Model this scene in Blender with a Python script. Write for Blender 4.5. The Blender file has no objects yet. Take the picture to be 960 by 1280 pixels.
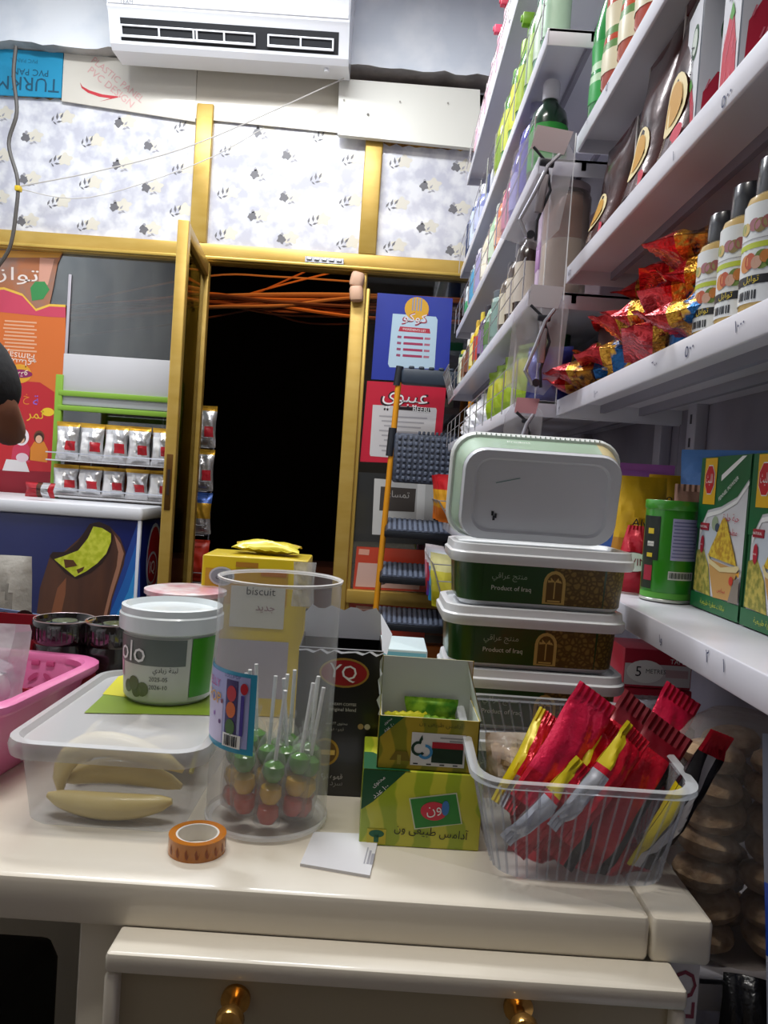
import bpy, math, random, unicodedata
from mathutils import Matrix, Vector
PI = math.pi
SC = bpy.context.scene
C = SC.collection

# ------------------------------------------------------------------ camera
F = 960.0; ROLL = 0.068; EYE = Vector((0, 0, 1.18))
yd = Vector((0, 605 - 640, F)).normalized()          # world +Y in camera space (right, down, forward)
xd = Vector((math.cos(ROLL), math.sin(ROLL), 0)); xd = (xd - yd * xd.dot(yd)).normalized()
zd = xd.cross(yd)
if zd.y > 0: zd = -zd
def c2w(v): return Vector((xd.dot(v), yd.dot(v), zd.dot(v)))
cam = bpy.data.cameras.new('camera'); camo = bpy.data.objects.new('camera', cam); C.objects.link(camo)
cam.sensor_fit = 'HORIZONTAL'; cam.sensor_width = 36; cam.lens = 36 * F / 960; cam.clip_start = .02
r_, d_, f_ = c2w(Vector((1,0,0))), c2w(Vector((0,1,0))), c2w(Vector((0,0,1)))
camo.matrix_world = Matrix(((r_.x,-d_.x,-f_.x,EYE.x),(r_.y,-d_.y,-f_.y,EYE.y),(r_.z,-d_.z,-f_.z,EYE.z),(0,0,0,1)))
SC.camera = camo
# points of the place: where the line of sight meets a plane of known depth / side / height
def ray(px, py): return c2w(Vector((px - 480, py - 640, F)))
def at(px, py, Y): r = ray(px, py); return EYE + r * (Y / r.y)
def atx(px, py, X): r = ray(px, py); return EYE + r * (X / r.x)
def atz(px, py, Z): r = ray(px, py); return EYE + r * ((Z - EYE.z) / r.z)

# ------------------------------------------------------------------ world, lamps, exposure
w = bpy.data.worlds.new('night'); SC.world = w; w.use_nodes = True
w.node_tree.nodes['Background'].inputs[0].default_value = (.010, .010, .016, 1)
w.node_tree.nodes['Background'].inputs[1].default_value = .25
SC.view_settings.view_transform = 'Standard'; SC.view_settings.look = 'None'
SC.view_settings.exposure = 0.0; SC.view_settings.gamma = 1; SC.view_settings.use_curve_mapping = False
def area(name, loc, sx, sy, power, col=(1,1,1), rot=(0,0,0)):
    l = bpy.data.lights.new(name, 'AREA'); l.shape = 'RECTANGLE'; l.size = sx; l.size_y = sy; l.energy = power; l.color = col
    o = bpy.data.objects.new(name, l); o.location = loc; o.rotation_euler = rot; C.objects.link(o); return o
area('ceiling_lamp_front', (-.75, 2.45, 3.42), 1.5, .25, 62, (.94,.965,1), (0,0,-.3))
area('ceiling_lamp_rear', (-.35, .72, 3.42), 1.3, .25, 36, (1,.96,.90))
area('cable_fill_light', (-.45, 4.02, 2.72), 1.2, .12, 7, (1,.55,.22), (.9,0,0))  # unseen warm light, added outside to brighten the street cables

# ------------------------------------------------------------------ materials
_mc = {}
def lin(h):
    h = h.lstrip('#'); o = []
    for i in (0,2,4):
        c = int(h[i:i+2],16)/255; o.append(c/12.92 if c <= .04045 else ((c+.055)/1.055)**2.4)
    return (*o,1)
def P(h, rough=.5, metal=0, bump=0, bscale=40, coat=0, name=None, trans=0, sss=0):
    k = (h,rough,metal,bump,bscale,coat,trans)
    if k in _mc: return _mc[k]
    m = bpy.data.materials.new(name or 'paint_'+h.lstrip('#')); m.use_nodes = True; nt = m.node_tree
    b = nt.nodes['Principled BSDF']; b.inputs['Base Color'].default_value = lin(h)
    b.inputs['Roughness'].default_value = rough; b.inputs['Metallic'].default_value = metal
    b.inputs['Coat Weight'].default_value = coat; b.inputs['Coat Roughness'].default_value = .08
    b.inputs['Transmission Weight'].default_value = trans
    if bump:
        tc = nt.nodes.new('ShaderNodeTexCoord'); n = nt.nodes.new('ShaderNodeTexNoise'); n.inputs['Scale'].default_value = bscale
        n.inputs['Detail'].default_value = 4
        bp = nt.nodes.new('ShaderNodeBump'); bp.inputs['Strength'].default_value = bump; bp.inputs['Distance'].default_value = .01
        nt.links.new(tc.outputs['Object'], n.inputs['Vector']); nt.links.new(n.outputs['Fac'], bp.inputs['Height'])
        nt.links.new(bp.outputs['Normal'], b.inputs['Normal'])
    _mc[k] = m; return m
def N2(h1, h2, scale=12, rough=.5, metal=0, bump=0, lo=.4, hi=.6, tex='noise', detail=4, stretch=(1,1,1), coat=0):
    "two-colour procedural surface"
    k = ('n2',h1,h2,scale,rough,metal,bump,lo,hi,tex,stretch,coat)
    if k in _mc: return _mc[k]
    m = bpy.data.materials.new('pattern_'+h1.lstrip('#')); m.use_nodes = True; nt = m.node_tree
    b = nt.nodes['Principled BSDF']; b.inputs['Roughness'].default_value = rough; b.inputs['Metallic'].default_value = metal
    b.inputs['Coat Weight'].default_value = coat; b.inputs['Coat Roughness'].default_value = .1
    tc = nt.nodes.new('ShaderNodeTexCoord'); mp = nt.nodes.new('ShaderNodeMapping'); mp.inputs['Scale'].default_value = stretch
    nt.links.new(tc.outputs['Object'], mp.inputs['Vector'])
    if tex == 'noise':
        n = nt.nodes.new('ShaderNodeTexNoise'); n.inputs['Detail'].default_value = detail; out = n.outputs['Fac']
    elif tex == 'voronoi':
        n = nt.nodes.new('ShaderNodeTexVoronoi'); n.feature = 'DISTANCE_TO_EDGE'; out = n.outputs['Distance']
    else:
        n = nt.nodes.new('ShaderNodeTexWave'); n.inputs['Distortion'].default_value = 5; out = n.outputs['Fac']
    n.inputs['Scale'].default_value = scale; nt.links.new(mp.outputs['Vector'], n.inputs['Vector'])
    r = nt.nodes.new('ShaderNodeValToRGB'); r.color_ramp.elements[0].position = lo; r.color_ramp.elements[1].position = hi
    r.color_ramp.elements[0].color = lin(h1); r.color_ramp.elements[1].color = lin(h2)
    nt.links.new(out, r.inputs['Fac']); nt.links.new(r.outputs['Color'], b.inputs['Base Color'])
    if bump:
        bp = nt.nodes.new('ShaderNodeBump'); bp.inputs['Strength'].default_value = bump; bp.inputs['Distance'].default_value = .01
        nt.links.new(out, bp.inputs['Height']); nt.links.new(bp.outputs['Normal'], b.inputs['Normal'])
    _mc[k] = m; return m
def CLEAR(h='ffffff', body=.12, edge=.5, rough=.12, bump=0, bscale=30):
    "thin clear plastic: mostly passes light straight on, milky by 'body', shinier at grazing angles"
    k = ('clear',h,body,edge,rough,bump,bscale)
    if k in _mc: return _mc[k]
    m = bpy.data.materials.new('clear_plastic_'+h); m.use_nodes = True; nt = m.node_tree
    b = nt.nodes['Principled BSDF']; b.inputs['Base Color'].default_value = lin(h); b.inputs['Roughness'].default_value = rough
    t = nt.nodes.new('ShaderNodeBsdfTransparent'); t.inputs[0].default_value = lin(h) if h != 'ffffff' else (1,1,1,1)
    lw = nt.nodes.new('ShaderNodeLayerWeight'); lw.inputs['Blend'].default_value = .25
    mr = nt.nodes.new('ShaderNodeMapRange'); mr.inputs['To Min'].default_value = body; mr.inputs['To Max'].default_value = edge
    nt.links.new(lw.outputs['Facing'], mr.inputs['Value'])
    mx = nt.nodes.new('ShaderNodeMixShader'); nt.links.new(mr.outputs['Result'], mx.inputs['Fac'])
    nt.links.new(t.outputs[0], mx.inputs[1]); nt.links.new(b.outputs[0], mx.inputs[2])
    nt.links.new(mx.outputs[0], nt.nodes['Material Output'].inputs['Surface'])
    if bump:
        tc = nt.nodes.new('ShaderNodeTexCoord'); n = nt.nodes.new('ShaderNodeTexNoise'); n.inputs['Scale'].default_value = bscale
        bp = nt.nodes.new('ShaderNodeBump'); bp.inputs['Strength'].default_value = bump; bp.inputs['Distance'].default_value = .01
        nt.links.new(tc.outputs['Object'], n.inputs['Vector']); nt.links.new(n.outputs['Fac'], bp.inputs['Height']); nt.links.new(bp.outputs['Normal'], b.inputs['Normal'])
    _mc[k] = m; return m
def PANE(h='e8efe8', refl=.09):
    k = ('pane',h,refl)
    if k in _mc: return _mc[k]
    m = bpy.data.materials.new('window_glass'); m.use_nodes = True; nt = m.node_tree; nt.nodes.remove(nt.nodes['Principled BSDF'])
    t = nt.nodes.new('ShaderNodeBsdfTransparent'); t.inputs[0].default_value = lin(h)
    g = nt.nodes.new('ShaderNodeBsdfGlossy'); g.inputs['Roughness'].default_value = .03
    lw = nt.nodes.new('ShaderNodeLayerWeight'); lw.inputs['Blend'].default_value = .5
    mr = nt.nodes.new('ShaderNodeMapRange'); mr.inputs['To Min'].default_value = refl; mr.inputs['To Max'].default_value = .7
    nt.links.new(lw.outputs['Fresnel'], mr.inputs['Value'])
    mx = nt.nodes.new('ShaderNodeMixShader'); nt.links.new(mr.outputs['Result'], mx.inputs['Fac'])
    nt.links.new(t.outputs[0], mx.inputs[1]); nt.links.new(g.outputs[0], mx.inputs[2])
    nt.links.new(mx.outputs[0], nt.nodes['Material Output'].inputs['Surface'])
    _mc[k] = m; return m

# ------------------------------------------------------------------ writing
_forms = {}
for cp in list(range(0xFB50,0xFC00)) + list(range(0xFE70,0xFF00)):
    d = unicodedata.decomposition(chr(cp))
    if d.startswith('<'):
        tag_, *cs = d.split()
        if tag_ in ('<isolated>','<initial>','<medial>','<final>') and ' ' not in cs: _forms.setdefault((''.join(chr(int(c,16)) for c in cs), tag_[1:-1]), chr(cp))
def arabic(s):
    "join the letters and lay them right to left"
    out = []
    for word in s.split(' '):
        units = []; i = 0
        while i < len(word):
            if word[i:i+2] in ('لا','لأ','لآ'): units.append(word[i:i+2]); i += 2
            else: units.append(word[i]); i += 1
        g = []
        for i, u in enumerate(units):
            nxt = units[i+1] if i+1 < len(units) else None; prv = units[i-1] if i else None
            jl = prv is not None and (prv,'initial') in _forms and (u,'final') in _forms
            jr = nxt is not None and (u,'initial') in _forms and (nxt,'final') in _forms
            fm = 'medial' if jl and jr else 'final' if jl else 'initial' if jr else 'isolated'
            g.append(_forms.get((u,fm), u))
        if all(c in '0123456789٠١٢٣٤٥٦٧٨٩۰۱۲۳۴۵۶۷۸۹-' for c in word): out.append(word)
        else: out.append(''.join(reversed(g)))
    return ' '.join(reversed(out))
_tc = {}
def glyphs(s):
    if s in _tc: return _tc[s]
    c = bpy.data.curves.new('writing','FONT'); c.body = arabic(s) if any('\u0600' <= ch <= '\u06ff' for ch in s) else s
    c.resolution_u = 2
    o = bpy.data.objects.new('writing', c); m = bpy.data.meshes.new_from_object(o)
    vs = [v.co.copy() for v in m.vertices]; fs = [tuple(p.vertices) for p in m.polygons]
    bpy.data.objects.remove(o); bpy.data.curves.remove(c); bpy.data.meshes.remove(m)
    x0,x1 = min(v.x for v in vs), max(v.x for v in vs); y0,y1 = min(v.y for v in vs), max(v.y for v in vs)
    vs = [Vector((v.x-(x0+x1)/2, v.y-(y0+y1)/2, 0)) for v in vs]
    _tc[s] = (vs, fs, x1-x0, y1-y0); return _tc[s]

# ------------------------------------------------------------------ mesh builder
def frame(o, x, y):
    x = Vector(x).normalized(); y = Vector(y); z = x.cross(y).normalized(); y = z.cross(x)
    o = Vector(o)
    return Matrix(((x.x,y.x,z.x,o.x),(x.y,y.y,z.y,o.y),(x.z,y.z,z.z,o.z),(0,0,0,1)))
def T(x=0,y=0,z=0): return Matrix.Translation((x,y,z))
def RX(a): return Matrix.Rotation(a,4,'X')
def RY(a): return Matrix.Rotation(a,4,'Y')
def RZ(a): return Matrix.Rotation(a,4,'Z')
def S(x,y,z): return Matrix.Diagonal((x,y,z,1))
def rrect(w, d, r, n=5):
    r = min(r, w/2-1e-5, d/2-1e-5); o = []
    for k,(cx,cy) in enumerate(((w/2-r,d/2-r),(-w/2+r,d/2-r),(-w/2+r,-d/2+r),(w/2-r,-d/2+r))):
        for i in range(n+1):
            a = k*PI/2 + PI/2*i/n; o.append((cx+r*math.cos(a), cy+r*math.sin(a)))
    return o
class MB:
    def __init__(s): s.v=[]; s.f=[]; s.fm=[]; s.mats=[]; s.X=Matrix.Identity(4)
    def mi(s,m):
        if m not in s.mats: s.mats.append(m)
        return s.mats.index(m)
    def add(s, vs, fs, m, X=None):
        X = s.X @ X if X is not None else s.X
        b = len(s.v); s.v += [X @ Vector(v) for v in vs]
        if callable(m):
            for i,f in enumerate(fs): s.f.append(tuple(b+j for j in f)); s.fm.append(s.mi(m(i)))
        else:
            k = s.mi(m)
            for f in fs: s.f.append(tuple(b+j for j in f)); s.fm.append(k)
        return s
    def poly(s, pts, m, X=None): return s.add(pts, [tuple(range(len(pts)))], m, X)
    def flat(s, pts2, m, X, off=.0006): return s.add([(p[0],p[1],off) for p in pts2], [tuple(range(len(pts2)))], m, X)
    def rect(s, x0,x1,y0,y1, m, X, off=.0006): return s.flat([(x0,y0),(x1,y0),(x1,y1),(x0,y1)], m, X, off)
    def oval(s, cx,cy,rx,ry, m, X, off=.0006, n=20, a0=0): return s.flat([(cx+rx*math.cos(2*PI*i/n+a0), cy+ry*math.sin(2*PI*i/n+a0)) for i in range(n)], m, X, off)
    def text(s, t, cx, cy, m, X, w=None, h=None, rot=0, off=.001, mirror=False, bend=None):
        vs, fs, tw, th = glyphs(t)
        k = w/tw if w else h/th
        ky = h/th if (w and h) else k
        Y = X @ T(cx,cy,off) @ RZ(rot) @ S(-k if mirror else k, ky, 1)
        return s.add(vs, fs, m, Y)
    def box(s, x0,x1,y0,y1,z0,z1, m, X=None):
        vs = [(x,y,z) for z in (z0,z1) for y in (y0,y1) for x in (x0,x1)]
        return s.add(vs, [(0,2,3,1),(4,5,7,6),(0,1,5,4),(2,6,7,3),(0,4,6,2),(1,3,7,5)], m, X)
    def loft(s, rings, m, caps=(True,True), X=None):
        n = len(rings[0]); vs = [p for r in rings for p in r]; fs = []
        for i in range(len(rings)-1):
            for j in range(n): a=i*n+j; b=i*n+(j+1)%n; fs.append((a,b,b+n,a+n))
        if caps[0]: fs.append(tuple(reversed(range(n))))
        if caps[1]: fs.append(tuple(range((len(rings)-1)*n, len(rings)*n)))
        return s.add(vs, fs, m, X)
    def rbox(s, x0,x1,y0,y1,z0,z1, r, m, rc=None, X=None, k=2, n=4):
        "box with rounded edges"
        cx,cy=(x0+x1)/2,(y0+y1)/2; w_,d__=x1-x0,y1-y0; rc = max(rc or r, r*1.001); rings=[]
        for i in range(k+1):
            a=PI/2*i/k; ins=r*(1-math.sin(a)); rings.append([(cx+p[0],cy+p[1],z0+r*(1-math.cos(a))) for p in rrect(w_-2*ins,d__-2*ins,rc-ins+1e-4,n)])
        for i in range(k+1):
            a=PI/2*i/k; ins=r*(1-math.cos(a)); rings.append([(cx+p[0],cy+p[1],z1-r*(1-math.sin(a))) for p in rrect(w_-2*ins,d__-2*ins,rc-ins+1e-4,n)])
        return s.loft(rings, m, (True,True), X)
    def lathe(s, prof, m, n=20, c=(0,0,0), caps=(True,True), X=None, sx=1, sy=1):
        rings=[[(c[0]+r*sx*math.cos(2*PI*j/n), c[1]+r*sy*math.sin(2*PI*j/n), c[2]+z) for j in range(n)] for r,z in prof]
        return s.loft(rings, m, caps, X)
    def tube(s, pts, r, m, n=6, X=None, caps=True):
        pts=[Vector(p) for p in pts]; rings=[]; up=None
        for i,p in enumerate(pts):
            t=(pts[min(i+1,len(pts)-1)]-pts[max(i-1,0)])
            if t.length<1e-9: t=Vector((0,0,1))
            t.normalize()
            if up is None: up=Vector((0,0,1)) if abs(t.z)<.9 else Vector((1,0,0))
            a=t.cross(up).normalized(); up=a.cross(t).normalized()
            rr=r[i] if isinstance(r,(list,tuple)) else r
            rings.append([tuple(p+(a*math.cos(2*PI*j/n)+up*math.sin(2*PI*j/n))*rr) for j in range(n)])
        return s.loft(rings, m, (caps,caps), X)
    def slab(s, pts2, t, m, X=None, z0=0):
        return s.loft([[(p[0],p[1],z0) for p in pts2],[(p[0],p[1],z0+t) for p in pts2]], m, (True,True), X)
    def pillow(s, w, h, t, mf, seed=0, nx=12, ny=16, wr=.22, crimp=.07, X=None, top=1., bot=1., zig=True):
        "a sealed film bag: x across, z along (0..h), front at -y; mf(u,v,front)->material"
        rnd=random.Random(seed); ph=[rnd.uniform(0,6.28) for _ in range(8)]; fq=[rnd.uniform(2,7) for _ in range(8)]
        vs=[]; fs=[]; ms=[]
        for side in (-1,1):
            b=len(vs)
            for j in range(ny+1):
                v=j/ny
                for i in range(nx+1):
                    u=i/nx; q=2*u-1
                    e=min(v,1-v); vz=0 if e<=crimp else min(1,(e-crimp)/.28)**.6
                    th=t/2*vz*max(0,1-abs(q)**2.6)**.6
                    wv=math.sin(fq[0]*u*3+ph[0]+fq[1]*v*2)*.5+math.sin(fq[2]*v*5+ph[2]+u*fq[3])*.35+math.sin(fq[4]*(u+v)*4+ph[4])*.35
                    th*=1+wr*wv
                    wid=w*(bot+(top-bot)*v)*(1-.10*vz*(1-abs(2*v-1)))
                    y=side*(th+.0004)+wr*t*.25*math.sin(3*u+ph[5]+4*v)*vz
                    if e<=crimp: y+=.0011*math.cos(i*PI) *(1 if zig else 0)+ .12*t*math.sin(2.5*u+ph[6])
                    vs.append((q*wid/2, y, v*h))
            for j in range(ny):
                for i in range(nx):
                    a=b+j*(nx+1)+i
                    fs.append((a,a+1,a+nx+2,a+nx+1) if side<0 else (a,a+nx+1,a+nx+2,a+1)); ms.append(mf((i+.5)/nx,(j+.5)/ny,side<0))
        return s.add(vs, fs, lambda i: ms[i], X)
    def build(s, name, parent=None, smooth=40, kind=None):
        me=bpy.data.meshes.new(name); me.from_pydata([tuple(v) for v in s.v],[],s.f); me.update()
        for m in s.mats: me.materials.append(m)
        me.polygons.foreach_set('material_index', s.fm)
        if smooth:
            me.polygons.foreach_set('use_smooth',[True]*len(s.f)); me.set_sharp_from_angle(angle=math.radians(smooth))
        o=bpy.data.objects.new(name,me); C.objects.link(o)
        if parent: o.parent=parent
        if kind: o['kind']=kind
        return o
def thing(name, label, cat, M=None, group=None):
    o=bpy.data.objects.new(name,None); o.empty_display_size=.02; C.objects.link(o)
    if M is not None: o.matrix_basis = M if isinstance(M,Matrix) else T(*M)
    return tag(o,label,cat,group)
def tag(o,label,cat,group=None):
    o['label']=label; o['category']=cat
    if group: o['group']=group
    return o
def dup(root, M, label, group=None):
    r=root.copy(); C.objects.link(r); r.matrix_basis=M; r['label']=label
    if group: r['group']=group
    for ch in list(root.children):
        c=ch.copy(); C.objects.link(c); c.parent=r
        for g in ch.children:
            d=g.copy(); C.objects.link(d); d.parent=c
    return r
def lab(o, label): o['label']=label; return o
FRONT = frame((0,0,0),(1,0,0),(0,0,1))       # faces the counter (-Y)
AISLE = frame((0,0,0),(0,-1,0),(0,0,1))      # faces the aisle (-X)
def fr(x,y,z): return frame((x,y,z),(1,0,0),(0,0,1))
def ai(x,y,z): return frame((x,y,z),(0,-1,0),(0,0,1))
def on(px_pts, Y):                           # outline on a wall plane at depth Y -> local 2d of fr(0,Y,0)
    return [(at(a,b,Y).x, at(a,b,Y).z) for a,b in px_pts]

WHITE=P('f4f4f2',.45); BLACK=P('111113',.4); STEEL=P('b9bcc4',.3,.9); GOLD_A=P('c9a449',.34,.75)
PRINTW=P('f6f6f4',.35); PRINTK=P('151517',.4); RED=P('c9162b',.35); GREEN=P('1d7a34',.35); YEL=P('f2c91d',.4); INK=P('20242c',.5)
# ------------------------------------------------------------------ the setting
D = 3.7
wallm = N2('d9dde2','eef1f4',3,.7,0,.15)
def struct(name, mb, **k): return mb.build(name, kind='structure', **k)
m=MB(); m.box(-2.2,1.2,-1.6,3.75,-.05,0, N2('544d46','605850',6,.5)); struct('floor',m)
m=MB(); m.box(-2.2,1.2,-1.6,3.75,3.5,3.55, wallm); struct('ceiling',m)
m=MB(); m.box(-2.25,-2.15,-1.6,3.75,0,3.5, wallm); struct('wall_left',m)
m=MB(); m.box(-2.25,1.2,-1.65,-1.6,0,3.5, P('6d6459',.8)); struct('wall_back',m)
m=MB(); m.box(.62,.70,-1.6,3.75,0,3.5, N2('8d8896','9a95a2',5,.6)); struct('wall_right',m)
# plaster beam over the shop front, ragged lower edge
zb=3.085; rnd=random.Random(4)
m=MB(); xs=[-2.15+i*.05 for i in range(56)]
fr_=[(x, 3.60, zb+rnd.uniform(-.008,.012)) for x in xs]
for i in range(len(xs)-1):
    a,b=fr_[i],fr_[i+1]
    m.poly([a,b,(b[0],3.60,3.5),(a[0],3.60,3.5)], N2('dfe6ee','f2f6fa',4,.6,0,.2))
    m.poly([a,(a[0],3.78,zb+.01),(b[0],3.78,zb+.01),b], N2('9c9a98','b9b7b4',9,.9,0,.6))
m.poly([(-2.15,3.78,zb),(.7,3.78,zb),(.7,3.78,3.5),(-2.15,3.78,3.5)], wallm)
struct('wall_front',m)
# boards over the transoms
bz0,bz1=2.86,3.083
def board(name, px, Y, mat, label, extra=None, t=.008):
    o2=on(px,Y); m=MB(); m.slab([(p[0],p[1]) for p in o2], t, mat, frame((0,Y+t,0),(1,0,0),(0,0,1)))
    if extra: extra(m)
    return tag(m.build(name),label,'board')
def tx1(m):
    X=fr(0,3.668,0); k=P('15506b',.5); q=at(35,105,3.668)
    m.text('TURKM',q.x,q.z,k,X,h=.062,rot=PI-.0); q=at(38,92,3.668); m.text('PVC PAN',q.x,q.z+.005,k,X,h=.03,rot=PI)
    q=at(30,76,3.668); m.text('PVC PANEL',q.x,q.z,P('1c6d8c',.5),X,h=.018,rot=PI)
board('cardboard_sheet',[(-10,60),(79,66),(76,122),(-10,118)],3.668,P('1c93bd',.55),'bright blue printed cardboard strip above the left transom',tx1)
def tx2(m):
    X=fr(0,3.672,0); pk=P('d9a9a6',.5)
    a,b=at(120,80,3.672),at(175,120,3.672)
    m.text('PLASTIC PANEL',(a.x+b.x)/2,(a.z+b.z)/2,pk,X,w=.30,rot=-.62); m.text('PVC DESIGN',(a.x+b.x)/2-.03,(a.z+b.z)/2-.035,pk,X,w=.26,rot=-.62)
    o=on([(100,103),(103,108),(112,113),(128,118),(152,121),(124,127),(138,123),(124,121),(110,116),(102,110)],3.672); m.flat(o,P('c2323c',.5),X)
board('plastic_board',[(80,66),(246,82),(244,152),(77,126)],3.672,P('d7d2c6',.3,coat=.4),'cream plastic panel with faded red lettering right of blue strip',tx2)
board('plastic_board',[(247,82),(426,99),(424,166),(244,148)],3.674,P('cfc8b8',.3,coat=.4),'beige plastic panel directly under the air conditioner')
def bx(m):
    X=fr(0,3.615,0); q=at(460,143,3.615); m.oval(q.x,q.z,.006,.006,P('6b665e',.5),X)
    for a in (430,500,560): q=at(a,112+a*.03,3.615); m.oval(q.x,q.z,.004,.004,P('9a958c',.5),X)
board('plastic_board',[(424,98),(600,112),(600,186),(422,168)],3.62,P('e9e8dc',.35,coat=.3),'off white boxed panel above the rightmost transom',bx,t=.03)
# gold aluminium shop front
gold=N2('bd9a44','c9a858',9,.36,.35,0,.3,.7,stretch=(.6,.6,2)); golds=P('d2b056',.32,.45)
def bar(m,x0,x1,z0,z1,y0=3.66,y1=3.74,mat=None): m.rbox(x0,x1,y0,y1,z0,z1,.006,mat or gold)
m=MB(); bar(m,-2.15,.62,2.17,2.255); m.rbox(-2.15,.62,3.635,3.67,2.175,2.19,.004,golds); struct('trim_1',m)
m=MB(); bar(m,-.995,-.915,2.255,2.90); struct('trim_2',m)
m=MB(); bar(m,-.195,-.112,2.255,2.90); struct('trim_3',m)
m=MB(); bar(m,-.985,-.90,0,2.17); struct('trim_4',m)
m=MB(); bar(m,-.215,-.145,0,2.17); m.rbox(-.148,-.128,3.68,3.72,0,2.1,.004,golds); struct('trim_5',m)
m=MB(); bar(m,-.145,.62,.60,.665); struct('trim_6',m)
m=MB(); bar(m,-.145,.62,.36,.42,mat=P('c4702a',.4,.3)); bar(m,-.145,.62,.0,.09); struct('trim_7',m)
m=MB(); bar(m,-2.15,-.985,0,.09); struct('trim_8',m)
m=MB(); bar(m,-2.15,.62,2.90,2.98,3.69,3.74); struct('trim_9',m)
m=MB()
for x in (-.42,-.385,-.35,-.315,-.28): m.rbox(x-.012,x+.012,3.628,3.66,2.198,2.212,.004,STEEL)
m.box(-.44,-.26,3.634,3.66,2.192,2.218,STEEL); tag(m.build('latch_strip'),'small steel latch strip screwed to gold rail over doorway','latch')
m=MB(); m.box(-2.15,-.985,3.698,3.704,.09,2.17,PANE('cdd6d6',.10)); struct('window_1',m)
m=MB(); m.box(-.145,.62,3.698,3.704,.665,2.17,PANE('e0e4e2',.07)); m.box(-.145,.62,3.698,3.704,.09,.36,PANE('e0e4e2',.07)); m.box(-.145,.62,3.698,3.704,.42,.60,PANE('e0e4e2',.07)); struct('window_2',m)
# papered transom panels
paper=N2('c6c7d2','e6e7ea',13,.24,0,.02,.40,.60,'noise',3,coat=.25)
mg=P('6d6c70',.4); mb_=P('dcd7c8',.35); ml=P('a3a2a8',.4)
def transom(name,x0,x1,z0,z1,seed):
    m=MB(); m.box(x0,x1,3.69,3.70,z0,z1,paper); X=fr(0,3.69,0); r=random.Random(seed)
    row=0; z=z0+.05
    while z<z1-.02:
        x=x0+.06+(.145 if row%2 else 0)
        k=row
        while x<x1-.03:
            a=r.uniform(-.2,.2)
            m.flat([(x+.045+.034*(1+.22*math.sin(5*t_))*math.cos(t_),z+.01+.028*(1+.22*math.sin(5*t_))*math.sin(t_)) for t_ in [j*.262 for j in range(24)]],mb_,X,.0004)
            if k%2:
                m.flat([(x+.02*(1+.25*math.sin(5*t_+x*40))*math.cos(t_),z+.020*(1+.3*math.sin(4*t_+z*30))*math.sin(t_)) for t_ in [j*.393 for j in range(16)]],mg,X,.0008); m.oval(x+.002,z+.024,.007,.008,ml,X,.0008)
                for dx,dz,an in ((.035,.0,.9),(.045,-.02,-.5),(.03,-.025,.3)):
                    m.flat([(x+dx+p*math.cos(an)-q*math.sin(an), z+dz+p*math.sin(an)+q*math.cos(an)) for p,q in ((-.012,0),(-.003,.005),(.012,0),(-.003,-.005))],ml,X,.0008)
            else:
                for dx,dz,an,s in ((-.02,0,1.2,1),(0,.012,1.5,1.2),(.022,.016,1.1,1.1),(.012,-.014,.2,1),(-.012,-.02,2.4,.8)):
                    an+=a
                    m.flat([(x+dx+s*(p*math.cos(an)-q*math.sin(an)), z+dz+s*(p*math.sin(an)+q*math.cos(an))) for p,q in ((-.016,0),(-.004,.0055),(.014,.001),(-.004,-.0045))],mg,X,.0008)
            x+=.29; k+=1
        z+=.098; row+=1
    # torn brown tape along the top edge
    ph=seed; n=int((x1-x0)/.03); pts=[(x0+(x1-x0)*i/n, z1-.012-.016*abs(math.sin(i*1.7+ph))) for i in range(n+1)]
    m.flat(pts+[(x1,z1),(x0,z1)],N2('8a5a22','cda04a',30,.6),X,.001)
    return struct(name,m)
transom('window_3',-2.15,-.995,2.255,2.905,1); transom('window_4',-.915,-.195,2.255,2.87,2); transom('window_5',-.112,.62,2.255,2.80,3)
# outside: dark street
m=MB(); m.box(-6,6,3.8,14,-.2,-.02,N2('1a1412','251d19',3,.9)); struct('ground',m)
m=MB(); m.box(-6,6,9,9.2,-.1,6,P('0b0b0e',.95)); struct('wall_street',m)
m=MB()
for i,(y,z) in enumerate(((3.95,-.02),(6.2,.18),(6.5,.34))): m.box(-3,3,y,y+.5,-.1,z+.1,P('8a5644',.9))
struct('trim_10',m)
# open aluminium door leaf
hx,nx_=-.905,-.845
dm=thing('door_leaf','gold framed glass door leaf swung open into the shop','door',T(hx,3.66,0)@RZ(math.atan2(-.64,nx_-hx)))
L=.645
m=MB(); m.rbox(L-.055,L,-.022,.022,.02,2.15,.004,gold); m.rbox(L-.06,L-.05,-.012,.012,.02,2.13,.002,golds); m.build('stile',dm)
m=MB(); m.rbox(0,.055,-.022,.022,.02,2.15,.004,gold); m.build('stile',dm)
m=MB(); m.rbox(.055,L-.055,-.02,.02,2.09,2.15,.004,gold); m.build('rail',dm)
m=MB(); m.rbox(.055,L-.055,-.02,.02,.02,.12,.004,gold); m.build('rail',dm)
m=MB(); m.box(.055,L-.055,-.003,.003,.12,2.09,PANE('b9b08a',.06)); m.build('glass',dm)
m=MB(); m.rbox(L-.002,L+.003,-.012,.012,1.02,1.24,.002,P('6b4a1c',.4,.6)); m.box(L+.002,L+.006,-.005,.005,1.08,1.18,P('2a1c0c',.5)); m.build('lock_plate',dm)
m=MB(); m.tube([(.30,-.03,2.12),(.10,-.05,1.98),(.015,-.045,1.93)],.007,P('3b3026',.4,.5)); m.build('stay_arm',dm)
for z in (.4,1.1,1.9):
    m=MB(); m.lathe([(.009,0),(.009,.08)],golds,10,(-.005,-.02,z)); m.build('hinge',dm)

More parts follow.
